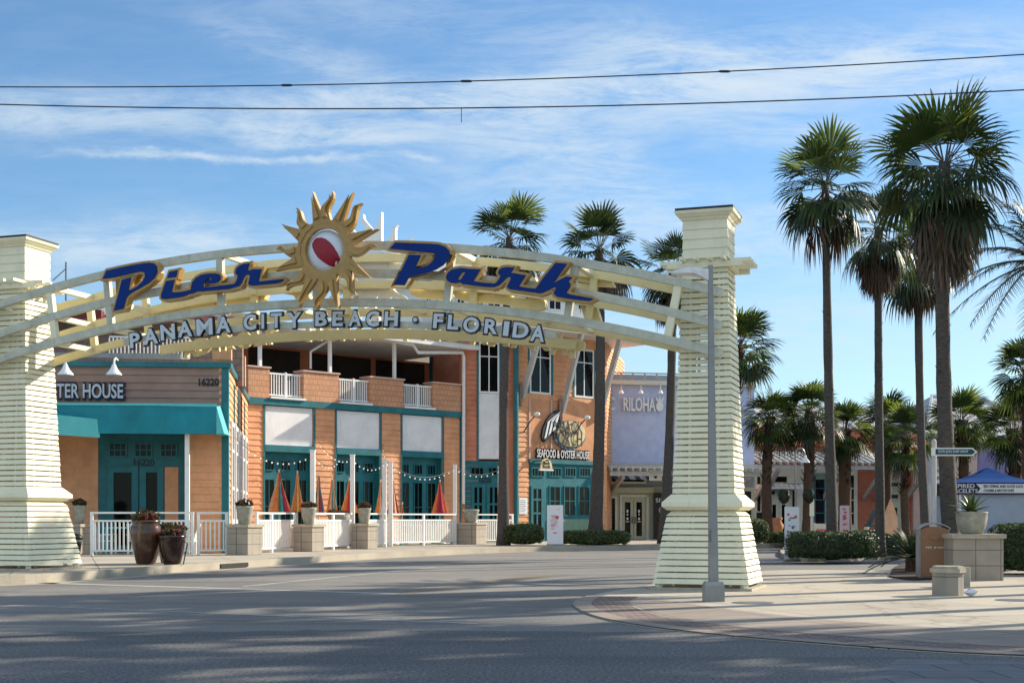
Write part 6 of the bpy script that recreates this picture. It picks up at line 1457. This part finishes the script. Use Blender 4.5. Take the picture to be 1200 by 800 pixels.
# ================================================================== CAMERA, SKY, SUN
cam = bpy.data.cameras.new('camera'); co = bpy.data.objects.new('camera', cam); COL.objects.link(co); co.location = (0, 0, H); co.rotation_euler = (rad(90), 0, 0)
cam.sensor_width = 36; cam.lens = 48; cam.shift_y = (HY-400)/1200; cam.clip_start = .1; cam.clip_end = 5000; sc.camera = co
EL, AZ = rad(27), math.atan2(.87, .493)                       # sun: elevation, azimuth from +Y towards +X
sd = Vector((math.sin(AZ)*math.cos(EL), math.cos(AZ)*math.cos(EL), math.sin(EL)))
sl = bpy.data.lights.new('sun', 'SUN'); so = bpy.data.objects.new('sun', sl); COL.objects.link(so); sl.energy = 4.8; sl.angle = rad(.5); sl.color = (1, .90, .74); so.rotation_euler = sd.to_track_quat('Z', 'Y').to_euler()
w = bpy.data.worlds.new('World'); sc.world = w; w.use_nodes = True; nt = w.node_tree; N, L = nt.nodes, nt.links
bg = N['Background']; sky = N.new('ShaderNodeTexSky'); sky.sky_type = 'NISHITA'; sky.sun_disc = False; sky.sun_elevation = EL; sky.sun_rotation = AZ; sky.air_density = 1.0; sky.dust_density = .25; sky.ozone_density = 1.3; sky.altitude = 0
tc = N.new('ShaderNodeTexCoord'); sp = N.new('ShaderNodeSeparateXYZ'); L.new(tc.outputs['Generated'], sp.inputs[0])
def mth(op, a, b=None, c=None):
    n = N.new('ShaderNodeMath'); n.operation = op
    for i, v in enumerate((a, b, c)):
        if v is None: continue
        if isinstance(v, (int, float)): n.inputs[i].default_value = v
        else: L.new(v, n.inputs[i])
    return n.outputs[0]
yc = mth('MAXIMUM', sp.outputs[1], .02); u = mth('DIVIDE', sp.outputs[0], yc); v = mth('DIVIDE', sp.outputs[2], yc)   # direction: tangent of azimuth and of height
zc = mth('MAXIMUM', sp.outputs[2], .03)
cv = N.new('ShaderNodeCombineXYZ'); L.new(mth('DIVIDE', sp.outputs[0], zc), cv.inputs[0]); L.new(mth('DIVIDE', sp.outputs[1], zc), cv.inputs[1])   # flat coordinates for the unseen cloud added behind the camera
cs = N.new('ShaderNodeCombineXYZ'); L.new(u, cs.inputs[0]); L.new(v, cs.inputs[1])
def nz(vec, scale, sx, sy, det=8, rough=.6, dist=.0, rot=0):
    mp = N.new('ShaderNodeMapping'); mp.inputs['Scale'].default_value = (sx, sy, 1); mp.inputs['Rotation'].default_value = (0, 0, rot); L.new(vec, mp.inputs['Vector'])
    n = N.new('ShaderNodeTexNoise'); n.inputs['Scale'].default_value = scale; n.inputs['Detail'].default_value = det; n.inputs['Roughness'].default_value = rough; n.inputs['Distortion'].default_value = dist; L.new(mp.outputs[0], n.inputs['Vector']); return n.outputs['Fac']
def ss(x, a, b):
    r = N.new('ShaderNodeMapRange'); r.interpolation_type = 'SMOOTHSTEP'; r.inputs['From Min'].default_value = a; r.inputs['From Max'].default_value = b; L.new(x, r.inputs['Value']); return r.outputs[0]
wob = mth('MULTIPLY', mth('SUBTRACT', nz(cs.outputs[0], 9, 1, 1.5, 6, .65), .5), .035)
def streak(px, py, hl, hw, slope, amp):
    """a soft elongated cirrus band centred on a direction in the sky"""
    cu, cvv = (px-CX)/F, (HY-py)/F
    du = mth('DIVIDE', mth('SUBTRACT', u, cu), hl/F)
    dv = mth('DIVIDE', mth('ADD', mth('SUBTRACT', v, cvv), mth('ADD', wob, mth('MULTIPLY', mth('SUBTRACT', u, cu), -slope))), hw/F)
    e = mth('POWER', 2.718, mth('MULTIPLY', mth('ADD', mth('POWER', mth('ABSOLUTE', du), 4), mth('MULTIPLY', dv, dv)), -1))
    return mth('MULTIPLY', e, amp)
bands = None
for b in [(90, 135, 160, 22, -.02, .75), (390, 157, 115, 11, -.04, 1.0), (270, 182, 190, 4.5, -.01, 1.05), (495, 186, 22, 4, -.1, .7), (360, 70, 120, 22, -.35, .35), (700, 105, 420, 24, .10, .75), (980, 82, 330, 38, .04, 1.0), (640, 168, 130, 40, -.35, .8), (430, 116, 200, 14, .02, .6), (880, 150, 180, 20, -.05, .5), (600, 30, 300, 30, -.12, .25),
          (90, 290, 190, 26, .05, .75), (250, 285, 110, 12, .12, .6), (900, 285, 260, 36, -.02, .5), (930, 380, 420, 40, .05, .45), (660, 225, 260, 30, -.1, .35), (1080, 240, 220, 30, .1, .45), (-350, 200, 260, 60, .1, .7), (1500, 160, 260, 70, .1, .8)]:
    s_ = streak(*b); bands = s_ if bands is None else mth('ADD', bands, s_)
wisp = ss(nz(cs.outputs[0], 16, .55, 2.6, 10, .72, .6, -.12), .36, .74); fib = ss(nz(cs.outputs[0], 60, .35, 1.6, 6, .7, .8, .35), .25, .8)
tex = mth('ADD', mth('MULTIPLY', wisp, .75), mth('MULTIPLY', fib, .35))
front = ss(sp.outputs[1], .15, .4); bands = mth('ADD', bands, .05)
cl1 = mth('MULTIPLY', mth('MULTIPLY', bands, tex), front)
back = ss(sp.outputs[1], .05, -.35)
fill_cl = mth('MULTIPLY', mth('MULTIPLY', ss(nz(cv.outputs[0], .55, 1, 1.3, 9, .65, .4), .36, .60), ss(sp.outputs[2], .0, .12)), back)  # unseen bright cloud added behind the camera to fill the shaded fronts
hz = mth('MULTIPLY', ss(v, .26, .0), .48)
cf = mth('MULTIPLY', mth('SUBTRACT', 1, mth('POWER', 2.718, mth('MULTIPLY', mth('ADD', mth('MAXIMUM', mth('MULTIPLY', cl1, 1.75), mth('MULTIPLY', fill_cl, 1.6)), hz), -1.15))), .92)
mx = N.new('ShaderNodeMix'); mx.data_type = 'RGBA'; L.new(cf, mx.inputs['Factor'])
tint = N.new('ShaderNodeMix'); tint.data_type = 'RGBA'; tint.blend_type = 'MULTIPLY'; tint.inputs['Factor'].default_value = 1; tint.inputs['B'].default_value = (.62, .86, 1.04, 1); L.new(sky.outputs[0], tint.inputs['A'])
L.new(tint.outputs['Result'], mx.inputs['A']); ccol = N.new('ShaderNodeMix'); ccol.data_type = 'RGBA'; ccol.inputs['A'].default_value = (4.8, 5.5, 6.0, 1); ccol.inputs['B'].default_value = (6.6, 7.6, 8.6, 1); L.new(back, ccol.inputs['Factor']); L.new(ccol.outputs['Result'], mx.inputs['B']); L.new(mx.outputs['Result'], bg.inputs['Color']); bg.inputs['Strength'].default_value = .092
sc.view_settings.view_transform = 'Standard'; sc.view_settings.look = 'None'; sc.view_settings.gamma = 1; sc.view_settings.exposure = 0.76; sc.view_settings.use_curve_mapping = False
sc.cycles.max_bounces = 6; sc.cycles.use_denoising = True
